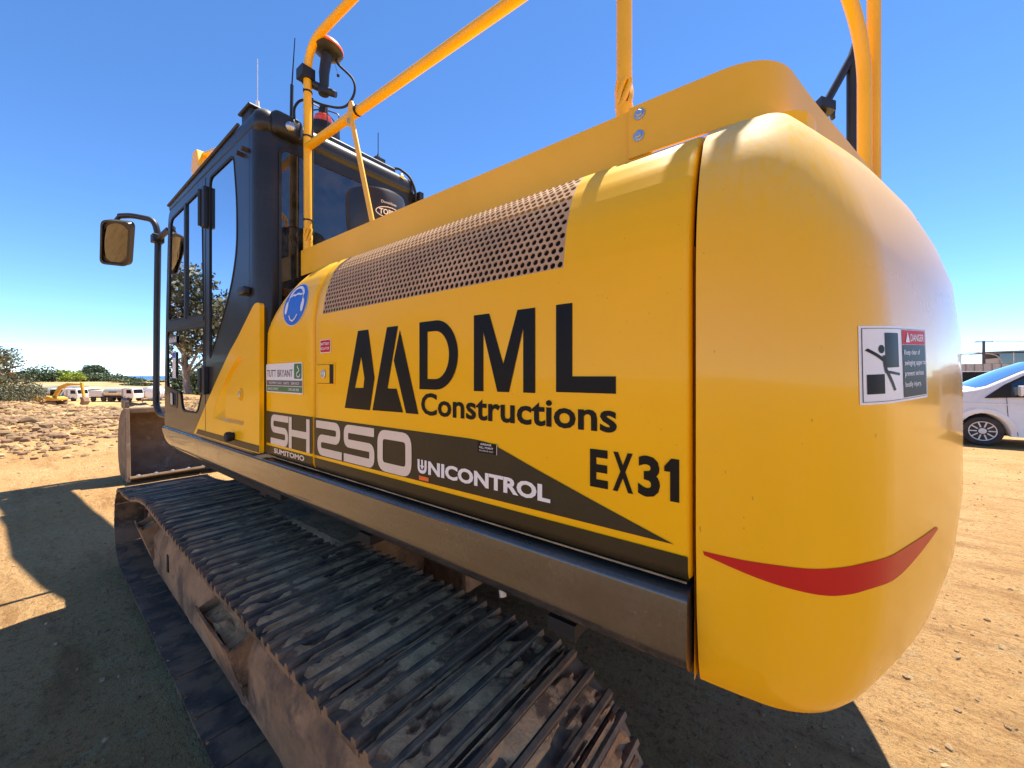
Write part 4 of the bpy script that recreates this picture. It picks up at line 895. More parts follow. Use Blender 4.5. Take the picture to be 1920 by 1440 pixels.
# rear handrail
P3 = (-0.30, -2.77)
mb = MB(); mb.tube([(*P3, 2.20), (*P3, 2.31)], RR+0.002, 14); mb.tube(path3([(*P3, 2.375), (*P3, 2.76), (-0.325,-2.75,2.90), (-0.42,-2.69,3.08), (-0.62,-2.57,3.25), (-0.95,-2.36,3.35), (-1.15,-2.23,3.40)], 0.14, 8), 0.021, 14)
H2 = mb.build('rear_handrail', 'yellow_rail', EX, smooth=60)
mb = MB(); spring(mb, P3, 2.30, 2.38); mb.build('flex_joint', 'yellow_rail', H2, smooth=60)
mb = MB(); mb.tube(path3([(-0.25,-2.80,2.2),(-0.25,-2.80,3.44),(-1.0,-2.4,3.44),(-1.155,-2.212,3.44)], 0.1), 0.020, 14); mb.build('rail_post', 'yellow_rail', H2, smooth=60)
mb = MB(); mb.tube([(0.098,-2.765,2.25),(0.098,-2.765,3.05)], 0.019, 12); mb.tube([(0.13,-2.80,3.19),(0.098,-2.765,3.06),(0.02,-2.665,2.83),(-0.03,-2.60,2.62),(-0.05,-2.57,2.45)], 0.016, 10)
mb.obox((0.02,-2.662,2.83), (0.03,0.02,0), (-0.02,0.025,0.01), (0,0,0.02)); mb.tube([(0.02,-2.66,2.83),(-0.03,-2.62,2.80),(-0.05,-2.58,2.70)], 0.012, 8)
mb.tube([(0.03,-2.68,2.85),(0.075,-2.70,2.80),(0.085,-2.70,2.84)], 0.009, 8); mb.build('camera_mast', 'black', EX, smooth=50)
mb = MB(); mb.add([(-0.06,-2.90,2.215),(0.02,-2.955,2.262),(0.02,-2.955,2.268),(-0.12,-2.86,2.268),(-0.06,-2.80,2.15),(0.10,-2.87,2.262),(0.10,-2.87,2.268),(-0.02,-2.76,2.268)], [(0,1,2,3),(4,7,6,5),(0,4,5,1),(1,5,6,2),(2,6,7,3),(3,7,4,0)]); mb.build('reversing_camera', 'black', EX)

def smooth3(L, n=6):
    out = []; N = len(L)
    for i_ in range(N-1):
        p = [Vector(L[max(0, min(N-1, i_+k-1))]) for k in range(4)]
        for q in range(n):
            t = q/n; out.append(0.5*((2*p[1])+(p[2]-p[0])*t+(2*p[0]-5*p[1]+4*p[2]-p[3])*t*t+(3*p[1]-p[0]-3*p[2]+p[3])*t**3))
    return out+[Vector(L[-1])]
# ---- satellite receiver on the rail
mb = MB(); c = Vector((-1.106,-0.523,3.40)); up = Vector((0.10,-0.10,1)).normalized()
mb.lathe([(0.035,0.0),(0.072,0.012),(0.080,0.030),(0.076,0.036)], 28, c, up, (1,0,0)); SR = mb.build('satellite_receiver', 'black', EX, smooth=50)
mb = MB(); mb.lathe([(0.0805,0.029),(0.081,0.036),(0.077,0.046),(0.062,0.061),(0.035,0.070),(0,0.074)], 28, c, up, (1,0,0)); mb.build('receiver_dome', 'orange', SR, smooth=60)
mb = MB(); mb.tube([c, c-up*0.10, (-1.115,-0.512,3.21)], [0.028,0.026,0.022], 12); mb.lathe([(0.0,-0.03),(0.026,-0.022),(0.03,0.0),(0.026,0.02),(0,0.028)], 14, (-1.117,-0.51,3.205), (0,0,1), (1,0,0))
mb.tube([(-1.075,-0.56,3.185),(-1.10,-0.53,3.20),(-1.15,-0.44,3.255),(-1.175,-0.42,3.275)], [0.016,0.020,0.022,0.030], 12)
mb.obox((-1.180,-0.440,3.285), (0.034,0,0), (0,0.036,0), (0,0,0.028)); mb.build('ball_mount', 'black', SR, smooth=50)
mb = MB(); mb.tube(smooth3([(-1.06,-0.53,3.40),(-1.039,-0.529,3.383),(-0.994,-0.588,3.308),(-0.987,-0.597,3.236),(-1.008,-0.569,3.168),(-1.039,-0.529,3.147),(-1.092,-0.46,3.162),(-1.128,-0.412,3.186),(-1.155,-0.415,3.175),(-1.193,-0.40,3.153),(-1.22,-0.40,3.10),(-1.23,-0.42,3.03)]), 0.0065, 8); mb.build('receiver_cable', 'rubber', SR, smooth=60)
mb = MB(); mb.tube([(-1.075,-0.545,3.37),(-1.062,-0.555,3.31)], 0.001, 4); mb.lathe([(0,-0.008),(0.007,-0.004),(0.008,0.004),(0,0.009)], 10, (-1.060,-0.556,3.30), (0,0,1), (1,0,0)); mb.build('dust_cap', 'rubber', SR)

# ---- pre-cleaner on the deck
px_, py_ = -0.985, -0.80
mb = MB(); mb.lathe([(0.11,2.20),(0.11,2.30),(0.138,2.36),(0.146,2.46),(0.148,2.565),(0.143,2.580),(0.13,2.585),(0,2.59)], 36, (px_,py_,0), (0,0,1), (1,0,0)); PC = mb.build('air_precleaner', 'black', EX, smooth=35)
def PCf(u, v, e=0.002):
    a0_ = math.atan2(CAM.y-py_, CAM.x-px_); a = a0_+0.30+u/0.148; return (px_+(0.148+e)*math.cos(a), py_+(0.148+e)*math.sin(a), v)
mb = MB(); stroke(mb, [(0.075*math.cos(t)+0.03, 2.462+0.028*math.sin(t)) for t in np.linspace(0, 2*PI, 28, endpoint=False)], 0.004, PCf, closed=True); put_text(mb, 'TOPSPIN', -0.03, 0.09, 2.449, 2.477, PCf, 0.03); put_text(mb, 'Donaldson', -0.02, 0.06, 2.505, 2.518, PCf); mb.build('precleaner_print', 'white', PC)

# ---- mirror on its stalk
TL_, TR_, BR_, BL_ = [Vector(p) for p in ((-1.669,2.302,3.019),(-1.507,2.088,2.987),(-1.505,2.251,2.630),(-1.658,2.453,2.654))]
TL_, TR_ = CAM+(TL_-CAM)*0.985, CAM+(TR_-CAM)*0.985; BR_, BL_ = CAM+(BR_-CAM)*1.015, CAM+(BL_-CAM)*1.015
mc = (TL_+TR_+BR_+BL_)/4; hx = ((TR_+BR_)-(TL_+BL_))/4; hz = ((TL_+TR_)-(BL_+BR_))/4
nrm = hx.cross(hz).normalized(); nrm = nrm if nrm.dot(CAM-mc) > 0 else -nrm; hx = hx/0.128; hz = hz/0.20
outl = rpoly([(-0.128,-0.20),(0.128,-0.20),(0.128,0.20),(-0.128,0.20)], 0.055, 6)
MF = lambda u, v, d: tuple(mc+hx*u+hz*v+nrm*d)
mb = MB(); mb.prism(outl, lambda u, v, w_: MF(u, v, 0.004-0.05*w_), [[(p[0]*0.86, p[1]*0.91) for p in outl]]); mb.prism([(p[0]*0.94, p[1]*0.96) for p in outl], lambda u, v, w_: MF(u, v, -0.012-0.04*w_)); MI = mb.build('wing_mirror', 'black', EX, bevel=0.004, fixn=True)
mb = MB(); rows = []
for b in np.linspace(-1, 1, 13): rows.append([MF(a*0.115*0.98, b*0.187, 0.001-0.018*((a*a)+(b*b)*1.6)*0.5) for a in np.linspace(-1, 1, 9)])
mb.grid(rows); mb.build('mirror_glass', 'mirror', MI, smooth=60)
mb = MB(); mb.tube(path3([(-1.56,2.22,3.06),(-1.50,2.12,3.06),(-1.38,1.96,3.02),(-1.355,1.95,2.90),(-1.362,1.958,2.2),(-1.366,1.962,1.38),(-1.35,1.90,1.31),(-1.36,1.56,1.31)], 0.07, 7), 0.0235, 12); mb.tube([(-1.56,2.22,3.06),(-1.59,2.255,3.0)], 0.016, 8)
mb.build('mirror_stalk', 'black', EX, smooth=60)
mb = MB(); mb.box((-1.40,1.90,2.82), (-1.32,1.99,2.89)); mb.obox((-1.36,1.75,2.85), (0.018,0,0), (0,0.20,0), (0,0,0.015)); mb.build('stalk_clamp', 'black', EX, bevel=0.006)

# ---- boom, stick, bucket
def slab(name, poly, x0, x1, mat, bev=0.03):
    mb = MB(); mb.prism(poly, lambda u, v, w_: (x0+(x1-x0)*w_, u, v)); return mb.build(name, mat, EX, bevel=bev)
slab('boom', [(0.05,1.90),(0.28,2.65),(0.52,3.28),(0.85,3.68),(1.3,4.02),(2.0,4.42),(3.0,4.80),(4.4,4.88),(5.72,4.94),(5.85,4.72),(5.70,4.55),(4.4,4.35),(3.1,4.15),(2.2,3.75),(1.4,3.10),(0.8,2.5),(0.45,1.80),(0.15,1.65)], -0.24, 0.24, 'yellow')
slab('stick', [(6.05,5.70),(6.27,5.72),(6.38,5.45),(6.22,4.90),(6.28,3.6),(6.18,2.1),(6.02,1.75),(5.86,2.0),(5.70,4.4),(5.62,4.80)], -0.12, 0.16, 'yellow', 0.02)
mb = MB()
for e in (-0.45, 0.45): mb.cyl((e,1.25,1.70), (e,1.9,3.1), 0.085, n=18); mb.cyl((e,1.9,3.1), (e,2.15,3.75), 0.05, n=14)
mb.build('boom_cylinder', 'yellow', EX, smooth=40)
mb = MB(); mb.cyl((0,3.0,4.98), (0,4.8,5.35), 0.08, n=18); mb.cyl((0,4.8,5.35), (0,6.1,5.65), 0.045, n=14); mb.build('stick_cylinder', 'yellow', EX, smooth=40)
mb = MB(); mb.cyl((0,6.32,5.2), (0,6.36,3.4), 0.07, n=16); mb.cyl((0,6.36,3.4), (0,6.38,2.4), 0.04, n=12); mb.obox((0,6.20,1.85), (0.16,0,0), (0,0.03,0.5), (0,0.12,0)); mb.build('bucket_cylinder', 'brownbar', EX, smooth=40)
mb = MB(); mb.box((-0.24,5.85,1.28), (0.24,6.28,1.62)); mb.build('quick_hitch', 'bucket', EX, bevel=0.04)
BP = smooth_samp([(5.62,0.05),(5.82,0.005),(6.05,0.01),(6.24,0.10),(6.36,0.27),(6.42,0.50),(6.39,0.74),(6.29,0.93),(6.12,1.06),(5.93,1.12),(5.76,1.13)], 40)
XB0, XB1 = -1.055, 1.0
mb = MB(); rows = []
nv = []
for k in range(len(BP)):
    d = (Vector(BP[min(k+1, len(BP)-1)])-Vector(BP[max(0, k-1)])).normalized(); nv.append(Vector((d.y, -d.x)))
for off in (0.0, -0.028):
    rows.append([[ (x, BP[k][0]+nv[k].x*off, BP[k][1]+nv[k].y*off) for x in np.linspace(XB0, XB1, 9)] for k in range(len(BP))])
mb.grid(rows[0]); mb.grid(rows[1]); BK = mb.build('bucket', 'bucket', EX, smooth=50, fixn=False)
for x0, x1 in ((XB0-0.004, XB0+0.028), (XB1-0.028, XB1+0.004)):
    mb = MB(); mb.prism([(5.60,0.04)]+BP+[(5.74,1.15)], lambda u, v, w_: (x0+(x1-x0)*w_, u, v)); mb.build('bucket_side', 'bucket', BK)
    mb = MB(); mb.obox(((x0+x1)/2, 5.665, 0.58), (0.026,0,0), (0,0.022,0), (0,0.065,0.56)); mb.build('side_cutter', 'bucket', BK, bevel=0.006)
mb = MB(); mb.obox(((x0+x1)/2*0+XB0+0.02, 5.95, 1.20), (0.022,0,0), (0,0.16,0.02), (0,-0.01,0.07)); mb.build('bucket_ear', 'bucket', BK)
mb = MB(); mb.box((XB0+0.03, 5.72, 1.06), (XB1-0.03, 5.86, 1.15)); mb.build('top_beam', 'bucket', BK, bevel=0.02)
mb = MB(); mb.obox(((XB0+XB1)/2, 5.62, 0.062), ((XB1-XB0)/2-0.01,0,0), (0,0.13,-0.045), (0,0.006,0.016)); LP = mb.build('cutting_edge', 'bucket', BK, bevel=0.004)
for k in range(10):
    mb = MB(); x = XB0+0.12+k*(XB1-XB0-0.24)/9; mb.lathe([(0.030,0),(0.030,0.02),(0.018,0.03),(0,0.03)], 8, (x, 5.60, 0.086), (0,0.33,1), (1,0,0)); mb.build('edge_bolt', 'steel', BK)
mb = MB(); rows = []
for a in range(30):
    rows.append([(XB0+0.05+1.9*a/29, 5.75+0.42*b/9, 1.135-0.05*(b/9)**2+0.11*random.random()*math.sin(PI*min(1, (b+0.5)/9.5))) for b in range(10)])
mb.grid(rows); tag(mb.build('spilled_soil', 'soil', BK, smooth=70), kind='stuff')
# ================================================================== RUBBLE AND STONES
def ico(sub=1):
    b = bmesh.new(); bmesh.ops.create_icosphere(b, subdivisions=sub, radius=1); v = np.array([x.co[:] for x in b.verts]); f = np.array([[q.index for q in x.verts] for x in b.faces]); b.free(); return v, f
IV, IF = ico(1)
IV2, IF2 = ico(2)
def rock_verts(rng, base, size):
    k = rng.normal(size=(5, 3)); v = base.copy()
    for q in k:
        q = q/np.linalg.norm(q); d = v @ q; cut = rng.uniform(0.45, 0.9); v = v-np.outer(np.maximum(d-cut, 0), q)
    v *= 1+rng.uniform(-0.10, 0.10, size=(len(v), 1)); v *= np.array([rng.uniform(0.8, 1.4), rng.uniform(0.75, 1.2), rng.uniform(0.6, 1.0)])*size
    a = rng.uniform(0, 2*PI); c, s_ = math.cos(a), math.sin(a); v = v @ np.array([[c, s_, 0], [-s_, c, 0], [0, 0, 1]])
    return v
def rock_field(name, pts, sizes, mat, label=None, cat=None, seed=1):
    rng = np.random.RandomState(seed); V = []; Fc = []; o = 0; pa = np.array(pts); H_ = terrain(pa[:, 0], pa[:, 1])
    for (x, y), s_, hh_ in zip(pts, sizes, H_):
        v = rock_verts(rng, IV, s_)+np.array([x, y, hh_+s_*0.12]); V.append(v); Fc.append(IF+o); o += len(IV)
    me = bpy.data.meshes.new(name); me.from_pydata(np.vstack(V).tolist(), [], np.vstack(Fc).tolist()); me.materials.append(MAT[mat]); me.update()
    ob = bpy.data.objects.new(name, me); COL.objects.link(ob); return tag(ob, label, cat, kind='stuff')
def th_f(x, y): return float(terrain(np.array([x]), np.array([y]))[0])
rng = np.random.RandomState(11); pts = []; sz = []
while len(pts) < 8500:
    yr = rng.uniform(11.5, 29); dx = rng.uniform(-3.5, 7.0); q = 0.85*math.exp(-((yr-20.5)/6)**2)
    q *= 1-sm(1.5, 6.5, dx+0.10*(yr-20))
    if yr < 15.5: q *= sm(11.0, 16.0, yr+fbm(np.array([dx*0.5]), np.array([yr*0.5]), 3, 4)[0]*5)
    if rng.rand() < q: pts.append((CAM.x+dx, CAM.y+yr)); sz.append(float(np.clip(rng.lognormal(-3.0, 0.55), 0.02, 0.15)))
rock_field('rubble', pts, sz, 'rock', 'windrow of broken sandstone rubble left of the bucket', 'rubble', 3)
# the largest boulders one by one
bmeshes = []
for s_ in range(6):
    r2 = np.random.RandomState(40+s_); v = rock_verts(r2, IV2, 1.0); me = bpy.data.meshes.new('boulder'); me.from_pydata(v.tolist(), [], IF2.tolist()); me.materials.append(MAT['rock']); me.update(); bmeshes.append(me)
rng = np.random.RandomState(5); n_ = 0
while n_ < 46:
    yr = rng.uniform(13.5, 27); dx = rng.uniform(-2.5, 4.2)
    if rng.rand() > 1-sm(2.0, 5.5, dx+0.05*(yr-20)): continue
    o = bpy.data.objects.new('boulder', bmeshes[n_ % 6]); COL.objects.link(o); s_ = rng.uniform(0.10, 0.17)*(0.8+yr/60); x, y = CAM.x+dx, CAM.y+yr
    o.location = (x, y, th_f(x, y)+0.12*s_); o.scale = (s_, s_, s_); o.rotation_euler = (rng.uniform(-.4, .4), rng.uniform(-.4, .4), rng.uniform(0, 6.3))
    tag(o, 'one of the bigger sandstone boulders in the rubble windrow', 'boulder', 'boulders in the rubble windrow'); n_ += 1
rng = np.random.RandomState(21); pts = []; sz = []
while len(pts) < 6500:
    d = rng.uniform(0.9, 16)**1.0; a = YAW+math.radians(rng.uniform(-58, 58)); x, y = CAM.x+d*math.sin(a), CAM.y+d*math.cos(a)
    if abs(x) < 1.7 and abs(y) < 2.4: continue
    pts.append((x, y)); sz.append(float(np.clip(rng.lognormal(-5.15, 0.6), 0.003, 0.022)))
rock_field('gravel', pts, sz, 'pebble', 'small loose stones scattered over the sandy ground', 'gravel', 8)

# ================================================================== VEGETATION
def leaves(name, blobs, n, size, mat, parent, seed, flat=1.0, shell=0.45):
    rng = np.random.RandomState(seed); B = np.array([b[:3] for b in blobs], float); Rb = np.array([b[3] if np.isscalar(b[3]) else b[3][0] for b in blobs], float)
    Rz = np.array([b[4] if len(b) > 4 else b[3] for b in blobs], float)
    k = rng.choice(len(blobs), n, p=(Rb**2)/(Rb**2).sum()); u = rng.normal(size=(n, 3)); u /= np.linalg.norm(u, axis=1)[:, None]
    rr = (shell+(1-shell)*rng.rand(n)**0.6)*(1+0.18*rng.normal(size=n)); P = B[k]+u*np.stack([Rb[k], Rb[k], Rz[k]], 1)*rr[:, None]
    a = rng.normal(size=(n, 3)); a /= np.linalg.norm(a, axis=1)[:, None]; b = np.cross(a, rng.normal(size=(n, 3))); b /= np.linalg.norm(b, axis=1)[:, None]
    s_ = size*rng.uniform(0.6, 1.4, n)[:, None]; a = a*s_; b = b*s_*0.55
    V = np.stack([P-a, P+b, P+a, P-b], 1).reshape(-1, 3); Fq = np.arange(4*n).reshape(-1, 4)
    me = bpy.data.meshes.new(name); me.from_pydata(V.tolist(), [], Fq.tolist()); me.materials.append(MAT[mat]); me.update()
    o = bpy.data.objects.new(name, me); COL.objects.link(o); o.parent = parent; return o
def at(px, d): return CAM.x+FW.x*d+RT.x*d*(px-960)/721, CAM.y+FW.y*d+RT.y*d*(px-960)/721
def tree(name, label, x, y, h, wd, mat, seed, n=1800, leaf=0.22, cat='tree', group=None, trunk=0.16, clumps=9, low=0.35, z=None):
    rng = np.random.RandomState(seed); t = thing(name, label, cat, (x, y, (th_f(x, y) if z is None else z)-0.05), 0, group); blobs = []; mb = MB()
    mb.tube([(0,0,0), (0.02*h,0.01*h,h*0.3), (0.0,0.03*h,h*0.62)], [trunk, trunk*0.75, trunk*0.4], 8)
    for k in range(clumps):
        a = 2*PI*k/clumps+rng.uniform(-.4, .4); rr = wd*rng.uniform(0.12, 0.40); zz_ = h*rng.uniform(low+0.08, 0.86); r = min(wd, h)*rng.uniform(0.16, 0.26)
        c = (rr*math.cos(a), rr*math.sin(a), zz_); blobs.append((*c, r, r*0.8)); z0 = zz_*rng.uniform(0.35, 0.6)
        mb.tube([(0.01*h, 0.01*h, z0), (c[0]*0.5, c[1]*0.5, (z0+zz_)/2), c], [trunk*0.4, trunk*0.25, trunk*0.08], 6)
    blobs.append((0, 0, h*0.82, min(wd, h)*0.2, h*0.16))
    mb.build('trunk', 'bark', t, smooth=50); leaves('crown', blobs, n, leaf, mat, t, seed+1); return t
def bush(name, label, x, y, h, wd, mat, seed, n=900, leaf=0.3, group=None):
    rng = np.random.RandomState(seed); t = thing(name, label, 'bush', (x, y, th_f(x, y)-0.1), 0, group); blobs = [(0, 0, h*0.4, wd*0.36, h*0.42)]
    for k in range(7):
        a = 2*PI*k/7; r = wd*rng.uniform(0.16, 0.26); blobs.append((wd*0.32*math.cos(a), wd*0.32*math.sin(a), h*rng.uniform(0.3, 0.72), r, h*0.26))
    mb = MB()
    for k in range(5):
        b = blobs[k+1]; mb.tube([(0,0,0), (b[0]*0.6, b[1]*0.6, b[2]*0.7), (b[0], b[1], b[2])], [0.08, 0.05, 0.02], 5)
    mb.build('stem', 'bark', t); leaves('foliage', blobs, n, leaf, mat, t, seed+1, shell=0.6); return t
# gum trees on the left, seen at the picture edge and mirrored in the cab glass
tree('gum_tree', 'tall grey-green gum tree cut by the left picture edge', *at(-14, 60), 10.5, 9.5, 'leaf_olive', 101, 3200, 0.20, trunk=0.3)
for k, (x, y, h, wd, lb) in enumerate(((-7.0, 26.0, 8.2, 6.5, 'mirrored in the front of the cab door window'), (-9.8, 21.0, 6.4, 6.0, 'mirrored in the rear cab side window'), (-5.0, 33.0, 6.5, 6.0, 'mirrored at the front edge of the cab door'), (-14.0, 24.0, 6.0, 7.0, 'mirrored low in the cab pillar'), (-19.0, 20.0, 7.0, 8.0, 'far left, mirrored behind the cab pillar'))):
    tree('gum_tree', 'loose grey-green gum tree '+lb, x, y, h, wd, 'leaf_olive', 120+k*3, 5200, 0.15, trunk=0.2, clumps=13, low=0.2)
for k, (x, y) in enumerate(((-9.5, 47), (-14, 44), (-18.5, 41), (-23, 38), (-28, 33), (-33, 28))):
    bush('bush', ('first', 'second', 'third', 'fourth', 'fifth', 'sixth')[k]+' big dark bush of the row mirrored low in the cab door', x, y, 5.0+0.5*(k % 2), 8.5, 'leaf_dark', 260+k*5, 2200, 0.22)
LG = [(-20, 55, 4.8, 6.0, 'leaf_olive', 'big olive bush at the left picture edge'), (18, 58, 4.6, 6.2, 'leaf_olive', 'broad olive bush right of the gum tree at the left edge'), (42, 72, 5.4, 6.6, 'leaf_mid', 'rounded olive bush above the grey sheets'),
      (5, 66, 5.4, 5.4, 'leaf_mid', 'taller bush behind the left edge bushes')]
for k, (px, d, h, wd, mt, lb) in enumerate(LG): bush('bush', lb, *at(px, d), h, wd, mt, 200+k*5, 2200, 0.16)
HEDGE = [(62, 150, 5.2, 15, 'leaf_dark', 'dark rounded bush left end of the ridge hedge'), (80, 152, 7.0, 11, 'leaf_dark', 'tall dark round tree-like bush on the ridge'), (98, 158, 3.9, 13, 'leaf_mid', 'low grey-green bush left of the palm'),
         (118, 160, 4.0, 12, 'leaf_dark', 'dark bush below the palm'), (136, 156, 5.2, 8.5, 'leaf_lime', 'bright lime green bush beside the palm'), (156, 165, 4.0, 12, 'leaf_dark', 'dark bush below the spreading tree, left one'), (174, 165, 4.2, 12, 'leaf_mid', 'green bush below the spreading tree'),
         (192, 168, 4.0, 12, 'leaf_dark', 'dark bush right below the low dark roof'), (209, 168, 3.1, 12, 'leaf_mid', 'green bush right of the low dark roof'), (226, 166, 2.5, 11, 'leaf_dark', 'dark bush before the sea strip'), (242, 160, 1.8, 11, 'leaf_mid', 'green bush sloping towards the sea'),
         (258, 150, 1.1, 9, 'leaf_dark', 'last dark bush at the hedge end near the white tank'), (273, 150, 0.7, 8, 'leaf_mid', 'low bush between hedge end and white tank'), (48, 160, 4.6, 12, 'leaf_mid', 'green bush behind the left bushes'), (300, 170, 0.7, 9, 'leaf_dark', 'small bush right behind the white tank')]
for k, (px, d, h, wd, mt, lb) in enumerate(HEDGE): bush('hedge_bush', lb, *at(px, d), h, wd, mt, 300+k*7, 1500, 0.34, 'hedge along the ridge')
# big spreading tree on the ridge
x, y = at(176, 190); t = thing('spreading_tree', 'wide domed tree with pale trunk on the ridge skyline', 'tree', (x, y, th_f(x, y)))
mb = MB(); mb.tube([(0,0,0),(0.2,0.1,2.2),(0.1,0,4.0)], [0.5,0.4,0.28], 8); bl = []
for a_, b_, c_, r_ in ((-5.2,0,4.2,2.0),(-3.4,1,5.4,2.2),(-1.4,-1,6.2,2.3),(1.0,0.5,6.2,2.3),(3.2,-0.6,5.8,2.2),(5.0,0.3,4.6,2.0),(6.0,0,3.4,1.5),(-6.0,0.4,3.1,1.3),(0,2,5.4,2.2),(1.8,-2,5.0,2.0)):
    p = RT*a_+FW*b_; bl.append((p.x, p.y, c_, r_, r_*0.75)); mb.tube([(0.1,0,2.6),(p.x*0.5,p.y*0.5,c_*0.75),(p.x,p.y,c_)], [0.22,0.14,0.05], 6)
mb.build('trunk', 'bark', t, smooth=50); leaves('crown', bl, 3400, 0.34, 'leaf_dark', t, 77)
# palm
x, y = at(124, 185); t = thing('palm_tree', 'dark feathery palm standing above the hedge', 'tree', (x, y, th_f(x, y))); mb = MB(); mb.tube([(0,0,0),(0.1,0,4.6)], [0.3,0.2], 8); mb.build('trunk', 'bark', t, smooth=50)
for k in range(16):
    a = 2*PI*k/16; el = 0.9 if k % 2 else 0.35; mb = MB(); L_ = 3.0; pts_ = [(L_*q*math.cos(a), L_*q*math.sin(a), 4.6+L_*(el*q-0.95*q*q)) for q in (0, .25, .5, .75, 1)]
    for q in range(4):
        p0, p1 = Vector(pts_[q]), Vector(pts_[q+1]); sd = Vector((-math.sin(a), math.cos(a), 0))
        for e in (-1, 1):
            for z_ in range(3):
                m0 = p0.lerp(p1, z_/3); m1 = p0.lerp(p1, z_/3+0.2); tip = m0+sd*e*0.75*(1-0.5*q/4)+Vector((0, 0, -0.25))+(p1-p0)*0.5; mb.add([m0, m1, tip], [(0, 1, 2)])
    mb.tube(pts_, 0.04, 4); mb.build('frond', 'leaf_palm', t)

# ================================================================== FAR HOUSES, YARD
def house(name, label, px, d, wdt, dep, hw, hr, roofmat, z=None, eave=0.5):
    x, y = at(px, d); t = thing(name, label, 'house', (x, y, th_f(x, y) if z is None else z), -YAW); mb = MB(); mb.box((-wdt/2, 0, 0), (wdt/2, dep, hw)); mb.build('wall', 'wallpale', t)
    mb = MB(); e = eave; mb.add([(-wdt/2-e, -e, hw), (wdt/2+e, -e, hw), (wdt/2+e, dep+e, hw), (-wdt/2-e, dep+e, hw), (-wdt*0.3, dep/2, hw+hr), (wdt*0.3, dep/2, hw+hr)], [(0,1,5,4),(1,2,5),(2,3,4,5),(3,0,4),(0,3,2,1)]); mb.build('roof', roofmat, t)
    for k in (-0.25, 0.2):
        mb = MB(); mb.box((wdt*k, -0.03, hw*0.35), (wdt*k+1.2, 0.02, hw*0.8)); mb.build('window', 'carglass', t)
    return t
house('house', 'house with red tiled roof behind the left bushes', 14, 200, 10, 8, 3.2, 1.6, 'roofred')
house('house', 'house with low dark roof right of the spreading tree', 200, 205, 9.5, 8, 1.6, 1.1, 'roofgrey')
house('house', 'house with grey hipped roof left of the palm', 108, 200, 10, 8, 1.5, 1.3, 'roofgrey')
for k, px in enumerate((263.5, 267.5)):
    x, y = at(px, 300); mb = MB(); mb.cyl((0,0,0), (0,0,6.2), 0.16, 0.12, n=8); mb.box((-0.5,-0.05,5.6), (0.5,0.05,5.75)); o = mb.build('far_pole', 'timber'); o.location = (x, y, -5.2); tag(o, ('left' if k == 0 else 'right')+' of two tiny dark posts against the sea', 'pole')
def wheel(parent, x, y, r, wd, n=20):
    mb = MB(); mb.lathe([(r*0.55,-wd/2),(r*0.92,-wd/2),(r,-wd*0.35),(r,wd*0.35),(r*0.92,wd/2),(r*0.55,wd/2)], n, (x, y, r), (0,1,0), (0,0,1)); w_ = mb.build('tyre', 'tyre', parent, smooth=40)
    mb = MB(); mb.lathe([(r*0.57,-wd*0.42),(r*0.5,-wd*0.3),(r*0.25,-wd*0.28),(r*0.22,-wd*0.40),(0,-wd*0.40)], n, (x, y, r), (0,1,0), (0,0,1)); mb.build('rim', 'truckwhite', w_, smooth=40)
def tanker(label, px, d, tarp=False, group='tank trucks parked in the far yard'):
    x, y = at(px, d); t = thing('tank_truck', label, 'truck', (x, y, th_f(x, y)), -YAW, group)
    for wx in (1.0, 3.2, 4.5, 8.6): wheel(t, wx, -1.0, 0.52, 0.3); wheel(t, wx, 1.0, 0.52, 0.3)
    mb = MB(); mb.box((0.2,-0.45,0.75), (9.4,0.45,1.0)); mb.box((0.3,-1.15,0.85), (7.2,1.15,1.0)); mb.build('chassis', 'rubber', t)
    mb = MB(); mb.lathe([(0.0,2.85),(0.85,2.9),(1.0,3.0),(1.0,6.9),(0.85,7.0),(0.0,7.05)], 28, (0,0,1.95), (1,0,0), (0,0,1)); mb.build('tank', 'tank', t, smooth=40)
    if tarp: mb = MB(); mb.prism(rpoly([(0.2,1.05),(3.2,1.05),(3.2,3.0),(0.5,2.9)], 0.1), lambda u, v, w_: (u, -1.1+2.2*w_, v)); mb.build('rear_body', 'concrete', t)
    else: mb = MB(); mb.box((0.1,-1.1,1.05), (2.8,1.1,2.35)); mb.build('rear_body', 'truckwhite', t, bevel=0.05)
    if not tarp:
        for k in range(5): mb = MB(); mb.box((4.2+k*0.35,-1.012,1.85), (4.42+k*0.35,-0.99,2.12)); mb.build('lettering', 'rubber', t)
    mb = MB(); mb.box((6.95,-1.0,0.9), (7.25,1.0,2.7)); mb.build('headboard', 'galv', t)
    mb = MB(); mb.prism(rpoly([(7.4,0.85),(9.55,0.7),(9.6,1.6),(9.25,2.85),(7.5,2.9)], [0.05,0.1,0.1,0.15,0.15]), lambda u, v, w_: (u, -1.15+2.3*w_, v)); cb = mb.build('cab', 'truckwhite', t, bevel=0.04)
    mb = MB(); mb.prism([(8.1,1.75),(9.2,1.70),(9.05,2.5),(8.1,2.5)], lambda u, v, w_: (u, -1.162-0.01*w_, v)); mb.prism([(-1.0,1.75),(1.0,1.75),(0.95,2.55),(-0.95,2.55)], lambda u, v, w_: (9.60-0.26*(v-1.6)/1.25+0.012*w_, u, v)); mb.build('window', 'vinyl', cb)
    mb = MB(); mb.box((7.5,-1.16,0.6), (7.9,1.16,1.2)); mb.build('fuel_tank', 'galv', t)
    return t
tanker('tank truck with bare steel tank, right of the small digger arm', 176, 82)
tanker('tank truck with grey sheeted rear body behind the yellow digger', 74, 84, True)
